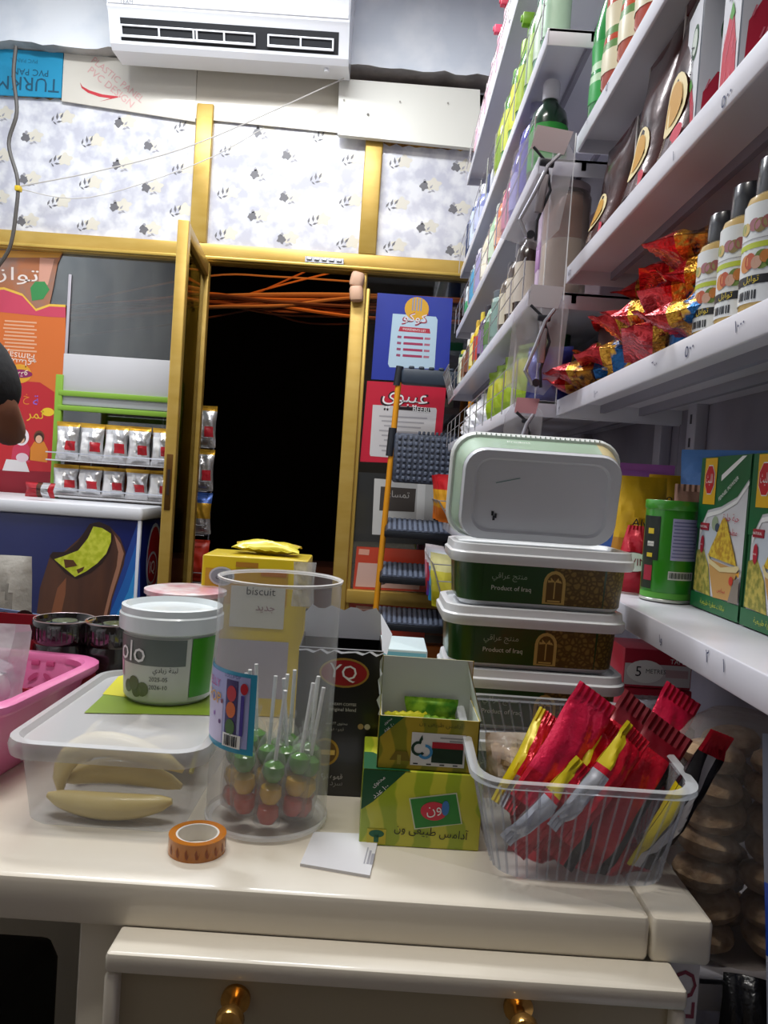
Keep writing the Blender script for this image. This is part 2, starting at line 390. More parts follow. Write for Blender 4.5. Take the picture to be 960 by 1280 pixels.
# ------------------------------------------------------------------ air conditioner
ax0,ax1=at(137,30,3.42).x,at(436,60,3.42).x; az=3.005
ac=thing('air_conditioner','white split air conditioner high on the wall over the door','air conditioner',(0,0,0))
acw=P('f1f3f7',.22,coat=.5)
prof=[(3.598,az+.02),(3.598,az+.31),(3.43,az+.31),(3.385,az+.28),(3.375,az+.20),(3.378,az+.115),(3.39,az+.100)]
prof2=[(3.44,az+.012),(3.46,az),(3.598,az+.02)]
full=[(3.598,az+.40),(3.43,az+.40),(3.385,az+.37),(3.375,az+.25),(3.378,az+.145),(3.395,az+.13),(3.44,az+.022),(3.465,az+.004),(3.598,az+.012)]
m=MB(); k=len(full); vs=[(x,y,z) for x in (ax0,ax1) for y,z in full]
m.add(vs,[tuple(range(k)),tuple(reversed(range(k,2*k)))]+[(i,(i+1)%k,k+(i+1)%k,k+i) for i in range(k)],acw); m.build('casing',ac,smooth=30)
LX=frame((ax0,3.395,az+.13),(1,0,0),(0,-.045,.108)); Lw=ax1-ax0   # lower lip plane; y runs up the slope (local y negative = down)
m=MB(); m.rect(.05,Lw-.045,-.104,-.018,P('16181d',.6),LX,.001); m.build('outlet',ac)
for a,b in ((.06,.40),(.36,.64),(.67,.965)):
    m=MB(); x0,x1=.05+(Lw-.095)*(a-.06)/.905,.05+(Lw-.095)*(b-.06)/.905-.02
    m.rbox(x0,x1,-.092,-.082,.001,.014,.002,acw,X=LX)
    for q in (x0,(x0+x1)/2-.004,x1-.008): m.rbox(q,q+.008,-.092,-.044,.001,.010,.002,acw,X=LX)
    m.rbox(x0,x1,-.050,-.043,.001,.010,.002,acw,X=LX); m.build('louver',ac)
m=MB(); m.rbox(ax0+.004,ax1-.004,3.370,3.38,az+.155,az+.39,.004,acw); m.build('front_panel',ac)
m=MB(); q=at(158,2,3.37); m.text('TEAM',q.x,q.z,P('6b6f78',.4),fr(0,3.370,0),w=.055); m.build('lettering',ac)
m=MB(); m.tube([(ax1-.10,3.50,az+.008),(ax1-.10,3.50,az-.008)],.012,acw,8); m.build('drain_nozzle',ac)
# cords
def cord(name,px,Y,r,mat,label,cat='cable',group=None):
    pts=[at(a,b,Y+(0 if len(q)<1 else q[0])) for a,b,*q in px]; 
    P_=[]
    for i in range(len(pts)-1):                      # Catmull-Rom
        p0,p1,p2,p3=pts[max(i-1,0)],pts[i],pts[i+1],pts[min(i+2,len(pts)-1)]
        for t in [j/6 for j in range(6)]:
            P_.append(.5*((2*p1)+(p2-p0)*t+(2*p0-5*p1+4*p2-p3)*t*t+(3*p1-p0-3*p2+p3)*t**3))
    P_.append(pts[-1]); m=MB(); m.tube(P_,r,mat,6); return tag(m.build(name),label,cat,group)
cord('hanging_cable',[(20,58),(17,95),(21,140),(11,180),(22,225),(20,265),(12,310),(-8,340)],3.56,.0085,P('4b4742',.5),'dark grey cable hanging down over the left transom','cable')
m=MB(); q=at(23,236,3.56); m.rbox(q.x-.012,q.x+.012,3.545,3.575,q.z-.012,q.z+.012,.004,P('d9b820',.5)); tag(m.build('cable_tie'),'small yellow knot of tape on the hanging grey cable','tape')
cord('string',[(24,233),(130,212),(250,178),(430,98)],3.57,.0028,P('c9c6c0',.5),'pale string running from grey cable up to the air conditioner, upper one','string')
cord('string',[(24,236),(110,247),(245,205),(330,160)],3.58,.0022,P('d5d3ce',.5),'thin pale string sagging low across the left transom','string')
# overhead cables in the street
rnd=random.Random(8); cabs=[P(c,.5) for c in ('b9642c','d27a36','8e4a22','c98a52','a35a30','6e3c22')]
for i in range(16):
    y0,y1=372+rnd.uniform(-6,14),376+rnd.uniform(-8,22); mid=(y0+y1)/2+rnd.uniform(-5,7)
    cord('overhead_cable',[(40,y0+18),(180,(y0+9)),(262,y0),(350,mid),(450,y1),(580,y1+6)],4.6+rnd.uniform(0,.12),rnd.uniform(.006,.011),cabs[i%6],'orange lit cable in the thick bundle strung across the dark doorway','cable','overhead cables across the doorway')
for i,(px,lb) in enumerate([([(250,386),(306,372),(372,344),(400,330)],'brown cable rising steeply from the bundle toward the door head, left one'),([(270,382),(320,365),(410,342),(470,330)],'reddish cable rising from the bundle toward the door head, right one'),
    ([(180,372),(300,374),(340,392),(400,405),(520,400)],'thin brown cable drooping lowest beneath the orange bundle'),([(120,372),(262,345),(345,346),(440,352)],'faint dark cable crossing the doorway above the orange bundle'),
    ([(80,398),(160,391),(222,386),(300,380)],'orange cable seen through the left pane, upper of two'),([(80,421),(160,412),(222,404),(310,388)],'orange cable seen through the left pane, lower of two')]):
    cord('overhead_cable',px,4.7,.006,cabs[i],lb)
# peach coloured blocks at the jamb head
for i,(cx,cy,lb) in enumerate(((447,349,'upper'),(446,366,'lower'))):
    q=at(cx,cy,3.62); m=MB(); m.rbox(-.034,.030,-.03,.03,-.038,.034,.016,P('e0b596',.5),rc=.02); o=m.build('foam_block'); o.matrix_basis=T(q.x,3.63,q.z)@RY(.2-.3*i)
    tag(o,lb+' peach rounded foam block stuck at the head of the door jamb','block')
# ------------------------------------------------------------------ freezer by the window
fy=3.05; fz=1.02; fx1=-.958
fz_=thing('chest_freezer','navy blue chest freezer with bitten ice cream bar picture','freezer',(0,0,0))
navy=P('121c56',.3,coat=.4)
m=MB(); m.rbox(-2.1,fx1,fy,3.64,.05,fz-.05,.012,navy); m.build('cabinet',fz_)
m=MB(); m.rbox(-2.12,fx1+.012,fy-.015,3.65,fz-.052,fz,.014,P('dfe1e6',.35)); m.build('lid',fz_)
m=MB(); m.rbox(fx1-.007,fx1+.006,fy-.006,fy+.012,.05,fz-.05,.003,P('d7dbe4',.35)); m.build('corner_trim',fz_)
m=MB(); m.rbox(-2.05,fx1-.05,fy+.03,3.6,.0,.05,.01,BLACK); m.build('plinth',fz_)
Y=fy-.001; X=fr(0,Y,0); m=MB()
for k,(px,c) in enumerate([([(175,645),(175,790),(120,790),(148,720)],'1c3f8e'),([(173,672),(171,790),(128,790),(155,725)],'1d62b2'),([(171,705),(169,790),(134,790),(160,740)],'2c8bcf'),([(169,735),(168,790),(140,790),(163,755)],'49b3e2')]): m.flat(on(px,Y),P(c,.35,coat=.3),X,.0003+.0002*k)
def blob(px,c,k,rough=.35): m.flat(on(px,Y),P(c,rough,coat=.3) if isinstance(c,str) else c,X,.001+.0005*k)
blob([(45,775),(50,735),(62,697),(80,690),(100,672),(112,657),(124,654),(138,659),(150,672),(157,690),(155,705),(148,725),(140,750),(134,790),(45,790)],N2('3a2017','5e3722',9,.3,coat=.4,lo=.35,hi=.7,stretch=(1,1,.25)),0)
blob([(143,668),(151,680),(155,692),(149,716),(140,744),(133,772),(129,772),(138,735),(146,708),(148,690)],'a4735a',1)
blob([(72,735),(83,722),(82,742),(75,775),(62,775)],'8a5233',1)
blob([(112,655),(124,652),(138,658),(142,670),(138,688),(128,704),(114,716),(96,724),(82,717),(70,703),(62,695),(66,690),(82,690),(98,677)],'2a120c',2)
blob([(117,658),(128,660),(139,667),(139,677),(133,692),(122,704),(108,714),(94,721),(82,711),(68,699),(80,695),(98,688),(110,673)],N2('b9c41c','d6dc46',40,.6),3)
blob([(80,699),(92,700),(97,707),(82,710)],'5c3413',4); blob([(96,712),(106,708),(104,713),(98,717)],'5c3413',4)
m.build('ice_cream_picture',fz_)
m=MB(); SX=frame((fx1+.0005,0,0),(0,1,0),(0,0,1))
m.oval(3.26,.80,.10,.15,P('c8d4e4',.3),SX,.0005); m.oval(3.26,.80,.088,.135,P('b3162a',.3),SX,.001); m.oval(3.24,.76,.07,.07,P('c8d4e4',.3),SX,.0015)
m.oval(3.24,.76,.06,.06,P('b3162a',.3),SX,.002); m.text('IQ',3.24,.76,PRINTW,SX,h=.06,off=.0025); m.build('emblem',fz_)
# display rack on the freezer
ry=3.42; lg=P('86b23a',.4)
rx0,rx1=at(71,560,ry).x,at(222,560,ry).x
rk=thing('snack_rack','lime green display rack of silver snack bags on the freezer','rack',(0,0,0))
for x in (rx0,rx1):
    m=MB(); m.rbox(x-.016,x+.016,ry-.014,ry+.014,fz,at(71,468,ry).z,.004,lg); m.build('post',rk)
q0,q1=at(71,458,ry),at(215,470,ry)
m=MB(); m.rbox(rx0+.01,rx1,ry-.004,ry+.008,1.47,1.66,.003,P('c9c9cc',.4)); m.build('header_board',rk)
for z in (1.485,1.42):
    m=MB(); m.rbox(rx0,rx1,ry-.016,ry-.002,z-.012,z+.012,.004,lg); m.build('cross_bar',rk)
m=MB(); m.rbox(rx0,rx1,ry-.004,ry+.006,1.435,1.475,.003,P('b9bcc2',.4)); m.build('price_strip',rk)
for z in (1.19,1.035):
    m=MB(); m.rbox(rx0,rx1,ry-.11,ry,z-.006,z,.002,P('c9c9cc',.4)); m.tube([(rx0,ry-.11,z+.03),(rx1,ry-.11,z+.03)],.003,STEEL); m.build('tray',rk)
silver=P('d4d4d6',.28,.75,.25,60); silw=P('f0f0f0',.35); sred=P('b5212d',.35); sgold=P('d9a93a',.3,.6); brown=N2('3a1c10','7c4018',20,.45)
def snackbag_mf(u,v,f):
    if v>.9: return sgold
    if f and .52<u<.88 and .22<v<.52: return sred
    if f and .12<u<.45 and .15<v<.75: return silw
    return silver
def mk_bag(name,label,cat,M,group,w=.105,h=.165,t=.05,seed=1,mf=snackbag_mf,wr=.25):
    m=MB(); m.pillow(w,h,t,mf,seed,wr=wr); o=m.build(name); o.matrix_basis=M; return tag(o,label,cat,group)
ords=['first','second','third','fourth','fifth','sixth']
for r,z in enumerate((1.192,1.038)):
    for i in range(5):
        x=rx0+.07+i*.104
        mk_bag('snack_bag','silver snack bag, %s from the left on the %s tier of green rack'%(ords[i],('upper','lower')[r]),'snack bag',T(x,ry-.055,z)@RZ(.22*math.sin(i*3+r))@RX(-.05*(i%3)),'silver snack bags on the rack',seed=i+r*7,h=(.165 if r==0 else .14)*(1-.05*((i*3+r)%3)),w=.098+.006*((i+r)%3),wr=.34)
        
for i in range(4):
    mk_bag('crisp_bag','dark brown bag behind lower silver bags, %s from the left'%ords[i],'snack bag',T(rx0+.1+i*.12,ry-.012,1.04),'brown bags behind the silver ones',w=.115,h=.145,t=.016,seed=20+i,mf=lambda u,v,f:brown)
m=MB(); m.pillow(.12,.06,.03,lambda u,v,f: sred if u<.4 else brown if u<.62 else silver if u<.8 else sred,5); o=m.build('wafer_packet'); o.matrix_basis=frame(at(50,613,3.1),(1,0,.0),(0,0,1))@T(0,.02,0)@RX(-PI/2)@T(0,0,-.03); o.location.z=fz+.012
tag(o,'red and white wafer packet lying on the freezer edge','snack')
# wire rack outside
wr=thing('wire_rack','thin wire rack of hanging snack bags just outside the doorway','rack',(0,0,0))
wx0,wx1=-1.15,-.885; wy=3.95
for z in (1.30,1.08,.86,.62):
    m=MB(); m.tube([(wx0,wy,z),(wx0,wy-.1,z),(wx1,wy-.1,z),(wx1,wy,z),(wx0,wy,z)],.003,STEEL); m.tube([(wx0,wy-.1,z+.05),(wx1,wy-.1,z+.05),(wx1,wy,z+.05)],.003,STEEL)
    for i in range(4): m.tube([(wx0+i*.088,wy,z),(wx0+i*.088,wy-.1,z),(wx0+i*.088,wy-.1,z+.05)],.002,STEEL)
    m.build('wire_shelf',wr)
for x in (wx0,wx1):
    m=MB(); m.tube([(x,wy,0),(x,wy,1.5)],.005,STEEL); m.build('post',wr)
for i,(z,mf,lb) in enumerate([(1.30,snackbag_mf,'silver and red snack bag at the end of the highest outdoor wire shelf'),(1.08,snackbag_mf,'small silver snack bag at the end of the second outdoor wire shelf'),
    (.86,lambda u,v,f: P('3c5fa8',.3,.3) if v>.75 else sgold if v>.4 else silver,'blue topped gold snack bag on the third outdoor wire shelf'),(.62,lambda u,v,f: P('b5301c',.4),'orange red snack bag on the lowest outdoor wire shelf')]):
    mk_bag('snack_bag',lb,'snack bag',T(wx1-.035,wy-.05,z+.004),'snack bags outside the door',w=.11,h=.21,t=.05,seed=31+i,mf=mf)
# ------------------------------------------------------------------ posters
def poster(name,label,px,Y,mat,extra):
    m=MB(); m.slab(on(px,Y),.0012,mat,frame((0,Y+.0012,0),(1,0,0),(0,0,1))); o=m.build(name); tag(o,label,'poster')
    if extra: extra(fr(0,Y,0),Y,o)
    return o
def px_center(pts,Y):
    o=on(pts,Y); return sum(p[0] for p in o)/len(o),sum(p[1] for p in o)/len(o)
def pblue(X,Y,o):
    m=MB(); m.flat(on([(491,392),(545,396),(547,400),(543,461),(487,459),(485,455)],Y),P('bcd6e6',.4),X,.0006)
    cx,cz=px_center([(521,386)],Y); m.oval(cx,cz,.058,.055,P('e0a92c',.4),X,.001)
    for dx in (-.02,-.007,.007,.02): m.rect(cx+dx-.003,cx+dx+.003,cz-.01,cz+.05,P('8d96b4',.4),X,.0014)
    cx,cz=px_center([(519,399)],Y); m.text('كوكو',cx,cz,P('a2304a',.4),X,w=.125,h=.062,rot=-.03,off=.0016); m.text('كوكو',cx,cz+.002,P('f1e6ea',.4),X,w=.11,h=.05,rot=-.03,off=.002)
    m.flat(on([(500,408),(537,411),(538,417),(498,414)],Y),P('bb3348',.4),X,.001)
    for k in range(4):
        y=420+k*7.6
        m.flat(on([(505-k*.5,y),(529-k*.5,y+1.6),(529-k*.5,y+4.6),(504.5-k*.5,y+3)],Y),P('a8365c',.4),X,.001)
        m.flat(on([(497-k*.5,y-.6),(502-k*.5,y),(501.5-k*.5,y+3),(496.5-k*.5,y+2.4)],Y),P('9c4a6c',.4),X,.001)
        m.flat(on([(531-k*.5,y+1.8),(538-k*.5,y+2.4),(537.5-k*.5,y+5),(530.5-k*.5,y+4.6)],Y),P('b56a80',.4),X,.001)
    cx,cz=px_center([(518,412.5)],Y); m.text('INGREDIENTS LIST',cx,cz,PRINTW,X,w=.11,rot=-.03,off=.0014)
    m.build('print',o)
poster('blue_poster','deep blue poster with pale card and red bars, highest beside doorway',[(472,366),(566,373),(560,479),(464,474)],3.693,P('2a3ba0',.35,coat=.4),pblue)
def pred(X,Y,o):
    m=MB(); m.flat(on([(466,506),(545,510),(546,513),(540,576),(463,570),(462,567)],Y),P('d2cfd0',.4),X,.0006)
    cx,cz=px_center([(506,503)],Y)
    m.text('عيبوي',cx,cz,P('2b1a20',.4),X,w=.235,h=.098,rot=-.05,off=.001); m.text('عيبوي',cx,cz+.003,P('f4f0f0',.4),X,w=.215,h=.08,rot=-.05,off=.0016)
    m.flat(on([(497,508),(537,510),(538,515),(497,512)],Y),P('261c20',.4),X,.0013); cx,cz=px_center([(526,512)],Y); m.text('BEEBI',cx,cz,PRINTW,X,w=.075,rot=-.05,off=.002)
    for k,y in enumerate((519,525,531,537,543,549,556,562)):
        m.flat(on([(474+k%3*3,y),(534-k%4*4,y+3),(534-k%4*4,y+5),(474+k%3*3,y+2)],Y),P('a9a6aa',.4),X,.001)
    m.build('print',o)
poster('red_poster','bright red poster with white card, below the blue poster',[(459,476),(558,482),(549,581),(450,577)],3.694,P('c9223c',.35,coat=.4),pred)
def pdark(X,Y,o):
    m=MB(); m.flat(on([(468,598),(543,604),(541,672),(465,668)],Y),P('c9c9c6',.4),X,.0006); m.flat(on([(476,608),(520,611),(518,640),(474,638)],Y),P('4a4440',.4),X,.001)
    m.flat(on([(522,604),(532,604),(530,650),(520,650)],Y),P('e9e9e6',.4),X,.001); cx,cz=px_center([(496,620)],Y); m.text('تمساي',cx,cz,P('b9b5b0',.4),X,w=.12,off=.0014); m.build('print',o)
poster('dark_poster','black poster with white framed picture behind the ladder',[(448,590),(560,596),(552,682),(440,676)],3.695,P('2d2f30',.35,coat=.4),pdark)
def por(X,Y,o):
    m=MB(); m.flat(on([(448,703),(527,708),(524,737),(444,733)],Y),P('d9b3a6',.4),X,.0006); m.flat(on([(449,686),(462,687),(461,694),(448,693)],Y),P('e2a48e',.4),X,.0006)
    cx,cz=px_center([(491,723)],Y); m.text('العال',cx,cz,P('2a2026',.4),X,w=.145,rot=-.05,off=.001); m.build('print',o)
poster('orange_poster','orange red poster with black Arabic word, just above the low rail',[(446,683),(537,688),(532,740),(441,736)],3.694,P('c8442c',.35,coat=.4),por)
def por2(X,Y,o):
    m=MB(); m.flat(on([(445,757),(528,763),(526,783),(443,778)],Y),P('d9b3a6',.4),X,.0006)
    for k in range(3): m.flat(on([(452,762+k*5),(515,766+k*5),(515,767.5+k*5),(452,763.5+k*5)],Y),P('9c7068',.4),X,.001)
    m.build('print',o)
poster('orange_poster','orange red poster showing below the low gold rail',[(437,752),(533,757),(530,806),(433,802)],3.694,P('c23c24',.35,coat=.4),por2)
# snack poster stuck on the outside of the left pane (seen from the back)
o2=poster('snack_poster','orange and red snack poster with upside down lettering on left window','' or [(-20,362),(5,360),(28,367),(45,386),(62,380),(82,381),(82,420),(84,470),(70,480),(66,620),(-20,620)],3.692,P('d9702c',.4),None)
Y=3.692; X=fr(0,Y,0); m=MB()
m.flat(on([(-20,363),(5,362),(28,370),(45,389),(62,383),(82,383),(82,397),(60,396),(-20,388)],Y),P('cf4560',.4),X,.0006)
m.flat(on([(-20,361),(5,359),(28,367),(45,386),(62,380),(82,381),(82,384),(62,383),(45,389),(28,370),(5,362),(-20,364)],Y),P('edc04a',.4),X,.001)
m.flat(on([(-20,484),(25,476),(50,478),(68,490),(66,620),(-20,620)],Y),P('bf242c',.4),X,.0006); m.flat(on([(-20,586),(66,590),(66,620),(-20,620)],Y),P('8f1426',.4),X,.001)
for k in range(9):
    y=400+k*4.5; m.flat(on([(6-k%3,y),(46-k%2*3,y+2.6),(46-k%2*3,y+4.6),(6-k%3,y+2)],Y),P('eab08a',.45),X,.0006)
lw=P('f4dccb',.4)
cx,cz=px_center([(26,444)],Y); m.text('Tamsay',cx,cz,lw,X,w=.155,rot=PI-.06,off=.001); cx,cz=px_center([(26,451)],Y); m.text('تمساي',cx,cz,lw,X,w=.14,rot=PI-.06,off=.001)
cx,cz=px_center([(25,467)],Y); m.oval(cx,cz,.055,.045,P('e5a62c',.4),X,.001); m.oval(cx,cz,.06,.02,P('8d1d5c',.4),X,.0014); m.text('lays'[::-1] if 0 else 'تمتو',cx,cz,lw,X,w=.075,rot=PI,off=.002)
cx,cz=px_center([(46,501)],Y); m.text('ﺔ',cx,cz,P('8a63c9',.4),X,h=.05,off=.001); cx,cz=px_center([(44,520)],Y); m.text('تمر',cx,cz,P('e9b92c',.4),X,w=.08,off=.001); cx,cz=px_center([(33,499)],Y); m.text('خ',cx,cz,P('e0832c',.4),X,h=.05,off=.001)
m.oval(*px_center([(60,515)],Y),.03,.02,P('ecc62c',.4),X,.001)
# two drawn children holding hands (plain figures)
for cx_,cl,hd in ((27,'c93a56','efe6ea'),(49,'d9842a','6a3a22')):
    m.flat(on([(cx_-13,575),(cx_-11,560),(cx_-6,552),(cx_+6,552),(cx_+11,562),(cx_+10,578)],Y),P(cl,.4),X,.001)
    cx,cz=px_center([(cx_,546)],Y); m.oval(cx,cz,.036 if cx_<40 else .026,.042 if cx_<40 else .03,P(hd,.4),X,.0014); m.oval(cx,cz-.006,.022,.026,P('3a2018',.4),X,.0018); m.oval(cx,cz-.012,.016,.019,P('e2b394',.4),X,.0022)
m.flat(on([(3,588),(8,574),(32,576),(37,590)],Y),P('e2dede',.4),X,.0014); m.oval(*px_center([(28,572)],Y),.03,.022,P('e2c9d2',.4),X,.0018)
m.build('print',o2)
def pup(X,Y,o):
    m=MB(); 
    cx,cz=px_center([(22,345)],Y); m.text('تواز',cx,cz,P('f1e4dc',.4),X,w=.20,h=.08,off=.001)
    m.flat(on([(38,360),(44,352),(56,352),(62,362),(54,374),(40,376)],Y),P('3a8f4e',.4),X,.0008); m.flat(on([(-20,312),(78,316),(74,322),(-20,322)],Y),P('e0a23a',.4),X,.0008)
    m.flat(on([(50,322),(68,324),(60,356),(48,358)],Y),P('d9a08a',.45),X,.0006)
    m.build('print',o)
poster('faded_poster','faded brown orange poster at the top of the left pane',[(-20,308),(80,313),(72,330),(66,362),(62,380),(45,386),(28,367),(5,360),(-20,362)],3.694,N2('b4714a','9a7a6c',8,.5),pup)
m=MB(); m.rbox(-.003,.003,-.006,0,-.62,.30,.001,P('b9b4bc',.4)); q=at(85,392,3.69); o=m.build('tape_strip'); o.matrix_basis=T(q.x,3.695,q.z)@S(2.2,1,.62); tag(o,'thin pale strip taped down the left window beside poster','strip')

# ------------------------------------------------------------------ step ladder
ly=3.5
ld=thing('step_ladder','folded step ladder with yellow rails and dark treads by the window','ladder',(0,0,0))
def lp(px,py,dy=0): return at(px,py,ly+dy)
yl=P('e0961c',.35); dk=N2('2c3240','454d5e',60,.55,0,.3); dkp=P('23272f',.4)
top=lp(499,470); bot=lp(466,800); dirv=(bot-top).normalized(); foot=top+dirv*((top.z-.03)/-dirv.z)
m=MB(); m.tube([top,foot],.014,yl,10); m.build('rail',ld)
off=Vector((.335,0,.0)); m=MB(); m.tube([top+off,foot+off+Vector((.04,0,0))],.014,yl,10); m.build('rail',ld)
m=MB(); m.tube([lp(491,535,-.001),lp(487,570,-.001)],.019,dkp,10); m.build('grip',ld)
m=MB(); m.tube([lp(500,458,-.001),lp(496,482,-.001)],.018,dkp,10); m.build('rail_cap',ld)
a=lp(502,468); m=MB(); m.rbox(a.x,a.x+.30,ly-.03,ly+.03,a.z-.045,a.z+.028,.014,P('2f3a48',.45)); 
for i in range(6): m.rbox(a.x+.03+i*.045,a.x+.055+i*.045,ly-.03,ly+.03,a.z+.024,a.z+.038,.006,P('2f3a48',.45))
m.build('top_handle',ld)
p0,p1=lp(495,541),lp(490,607); m=MB()
m.rbox(p0.x-.005,p0.x+.29,-.02,.012,-.225,.0,.012,dk)
for i in range(11):
    for j in range(8): m.rbox(p0.x+.012+i*.025,p0.x+.026+i*.025,-.027,-.018,-.212+j*.026,-.196+j*.026,.003,P('5a6274',.5))
for i in range(9): m.rbox(p0.x+.10+i*.02,p0.x+.112+i*.02,-.02,.01,-.005,.012,.004,dk)
pl=m.build('platform',ld); pl.matrix_basis=T(0,ly-.01,p0.z)@RX(-.06)
for k,(px,py) in enumerate(((481,655),(475,711),(468,768))):
    q=lp(px,py); m=MB(); m.rbox(q.x,q.x+.345,-.09,.09,-.035,.0,.010,dkp); m.rbox(q.x+.008,q.x+.337,-.085,.085,-.002,.004,.003,dk)
    for i in range(14): m.rbox(q.x+.014+i*.0235,q.x+.028+i*.0235,-.08,.08,.002,.008,.002,P('6a7488',.5))
    t=m.build('tread',ld); t.matrix_basis=T(0,ly,q.z)@RX(.28)
for o_ in (foot,foot+off+Vector((.04,0,0))):
    m=MB(); m.rbox(o_.x-.025,o_.x+.025,ly-.03,ly+.03,0,.05,.008,dkp); m.build('foot',ld)
# ------------------------------------------------------------------ person at the left edge
def skin(name,pts,edges,mat,parent=None,lv=2):
    me=bpy.data.meshes.new(name); me.from_pydata([p[:3] for p in pts],edges,[]); o=bpy.data.objects.new(name,me); C.objects.link(o)
    sm=o.modifiers.new('skin','SKIN'); ss=o.modifiers.new('smooth','SUBSURF'); ss.levels=ss.render_levels=lv
    for i,p in enumerate(pts):
        s=me.skin_vertices[0].data[i]; r=p[3]; s.radius=r if isinstance(r,tuple) else (r,r); s.use_root=(i==0)
    dg=bpy.context.evaluated_depsgraph_get(); dg.update(); em=bpy.data.meshes.new_from_object(o.evaluated_get(dg))
    bpy.data.objects.remove(o); em.name=name; em.materials.clear(); em.materials.append(mat)
    for p in em.polygons: p.use_smooth=True
    o=bpy.data.objects.new(name,em); C.objects.link(o)
    if parent: o.parent=parent
    return o
pxx,pyy=-1.115,1.72
skinm=P('8a5a42',.55)
per=thing('person','person in black short sleeves and grey trousers at the left edge','person',(pxx,pyy,0))
J=[(0,0,.95,.12),(0,0,1.12,.115),(0,0,1.32,.13),(0,0,1.44,.10),(0,.01,1.52,.052),(0,.02,1.60,.075),(0,.03,1.70,.088),(0,.02,1.78,.055),
 (.17,0,1.42,.062),(.255,-.03,1.285,.050),(.20,.16,1.24,.038),(.10,.27,1.30,.028),
 (-.17,0,1.42,.062),(-.24,.02,1.16,.046),(-.20,.10,.95,.034),(-.19,.14,.88,.028),
 (.16,0,.88,.088),(.18,.01,.50,.056),(.17,-.02,.09,.040),(.18,.12,.035,.035),
 (-.10,0,.88,.088),(-.11,.03,.50,.056),(-.11,.0,.09,.040),(-.12,.14,.035,.035)]
E_=[(0,1),(1,2),(2,3),(3,4),(4,5),(5,6),(6,7),(3,8),(8,9),(9,10),(10,11),(3,12),(12,13),(13,14),(14,15),(0,16),(16,17),(17,18),(18,19),(0,20),(20,21),(21,22),(22,23)]
# fingers of the two hands
def hand(base,dirn,side,root):
    global J,E_
    d=Vector(dirn).normalized(); s=Vector(side).normalized()
    palm=len(J); c=Vector(base)+d*.05; J.append((*c,.026)); E_.append((root,palm))
    for k in range(4):
        a=c+d*.03+s*(.024*(k-1.5)); b=a+d*(.035+.006*(k in(1,2))); e=b+d*.025+Vector((0,0,-.015))
        i=len(J); J.extend([(*a,.010),(*b,.0085),(*e,.007)]); E_.extend([(palm,i),(i,i+1),(i+1,i+2)])
    a=c-s*.035+d*.0; b=a+d*.03-s*.012; i=len(J); J.extend([(*a,.011),(*b,.009)]); E_.extend([(palm,i),(i,i+1)])
hand((.10,.27,1.30),(-.5,.6,.25),(0,0,1),11); hand((-.19,.14,.88),(0,.3,-1),(0,1,.3),15)
skin('body',J,E_,skinm,per)
shirt=P('0d0d10',.85,bump=.2,bscale=60); trous=N2('4c4f58','666a74',30,.9,0,.2,stretch=(1,1,5))
skin('shirt',[(.02,0,.88,.20),(0,0,1.12,.175),(0,0,1.32,.185),(0,0,1.42,.16),(0,.005,1.50,.085),(.18,0,1.40,.105),(.272,-.025,1.262,.074),(-.18,0,1.40,.105),(-.26,.02,1.25,.090)],[(0,1),(1,2),(2,3),(3,4),(3,5),(5,6),(3,7),(7,8)],shirt,per)
skin('trousers',[(.04,0,.965,.165),(.185,0,.84,.125),(.18,.01,.50,.090),(.17,-.02,.10,.066),(-.10,0,.84,.110),(-.11,.03,.50,.082),(-.11,0,.10,.066),(.04,0,1.05,.175)],[(0,1),(1,2),(2,3),(0,4),(4,5),(5,6),(0,7)],trous,per)
m=MB(); m.lathe([(.088,-.02),(.099,.03),(.098,.08),(.075,.118),(.03,.135)],P('17120f',.8,bump=.5,bscale=80),20,(0,.015,1.66),sx=.95,sy=1.05); m.build('hair',per)
m=MB()
for sx in (-1,1):
    m.lathe([(.003,-.009),(.010,-.004),(.011,.003),(.004,.010)],P('e9e4de',.3),10,(sx*.032,.108,1.668)); m.lathe([(.002,-.004),(.005,0),(.002,.004)],PRINTK,8,(sx*.032,.117,1.668))
m.build('eyes',per)
m=MB(); m.lathe([(.004,.03),(.010,.0),(.016,-.018),(.004,-.026)],skinm,10,(0,.115,1.645),sy=1.3); 
for sx in (-1,1): m.lathe([(.004,-.03),(.013,-.01),(.016,.014),(.006,.028)],skinm,10,(sx*.088,.025,1.655),sx=.5)
m.build('face',per)
m=MB(); m.rbox(-.026,.026,.098,.112,1.598,1.609,.005,P('7a3f38',.5)); m.build('lips',per)
for sx in (-1,1):
    m=MB(); m.rbox(sx*.145+.015-.05,sx*.145+.015+.05,-.10,.19,0,.075,.03,P('2a2320',.6),rc=.045); m.build('shoe',per)
m=MB(); m.pillow(.15,.28,.07,lambda u,v,f:P('a9a69e',.85,bump=.3,bscale=50),3,wr=.3,crimp=.0,zig=False,top=.62); bg=m.build('bag_body')
q=at(28,760,1.68); hb=thing('shoulder_bag','light grey fabric bag with dark strap hanging at the person\'s hip','bag',T(-.765,1.58,.70)@RZ(.15))
bg.parent=hb; m=MB(); m.tube([(-.06,-.035,.27),(-.02,-.05,.2),(.03,-.048,.12),(.05,-.045,.02)],.006,P('2e2b2a',.7)); m.build('strap',hb)
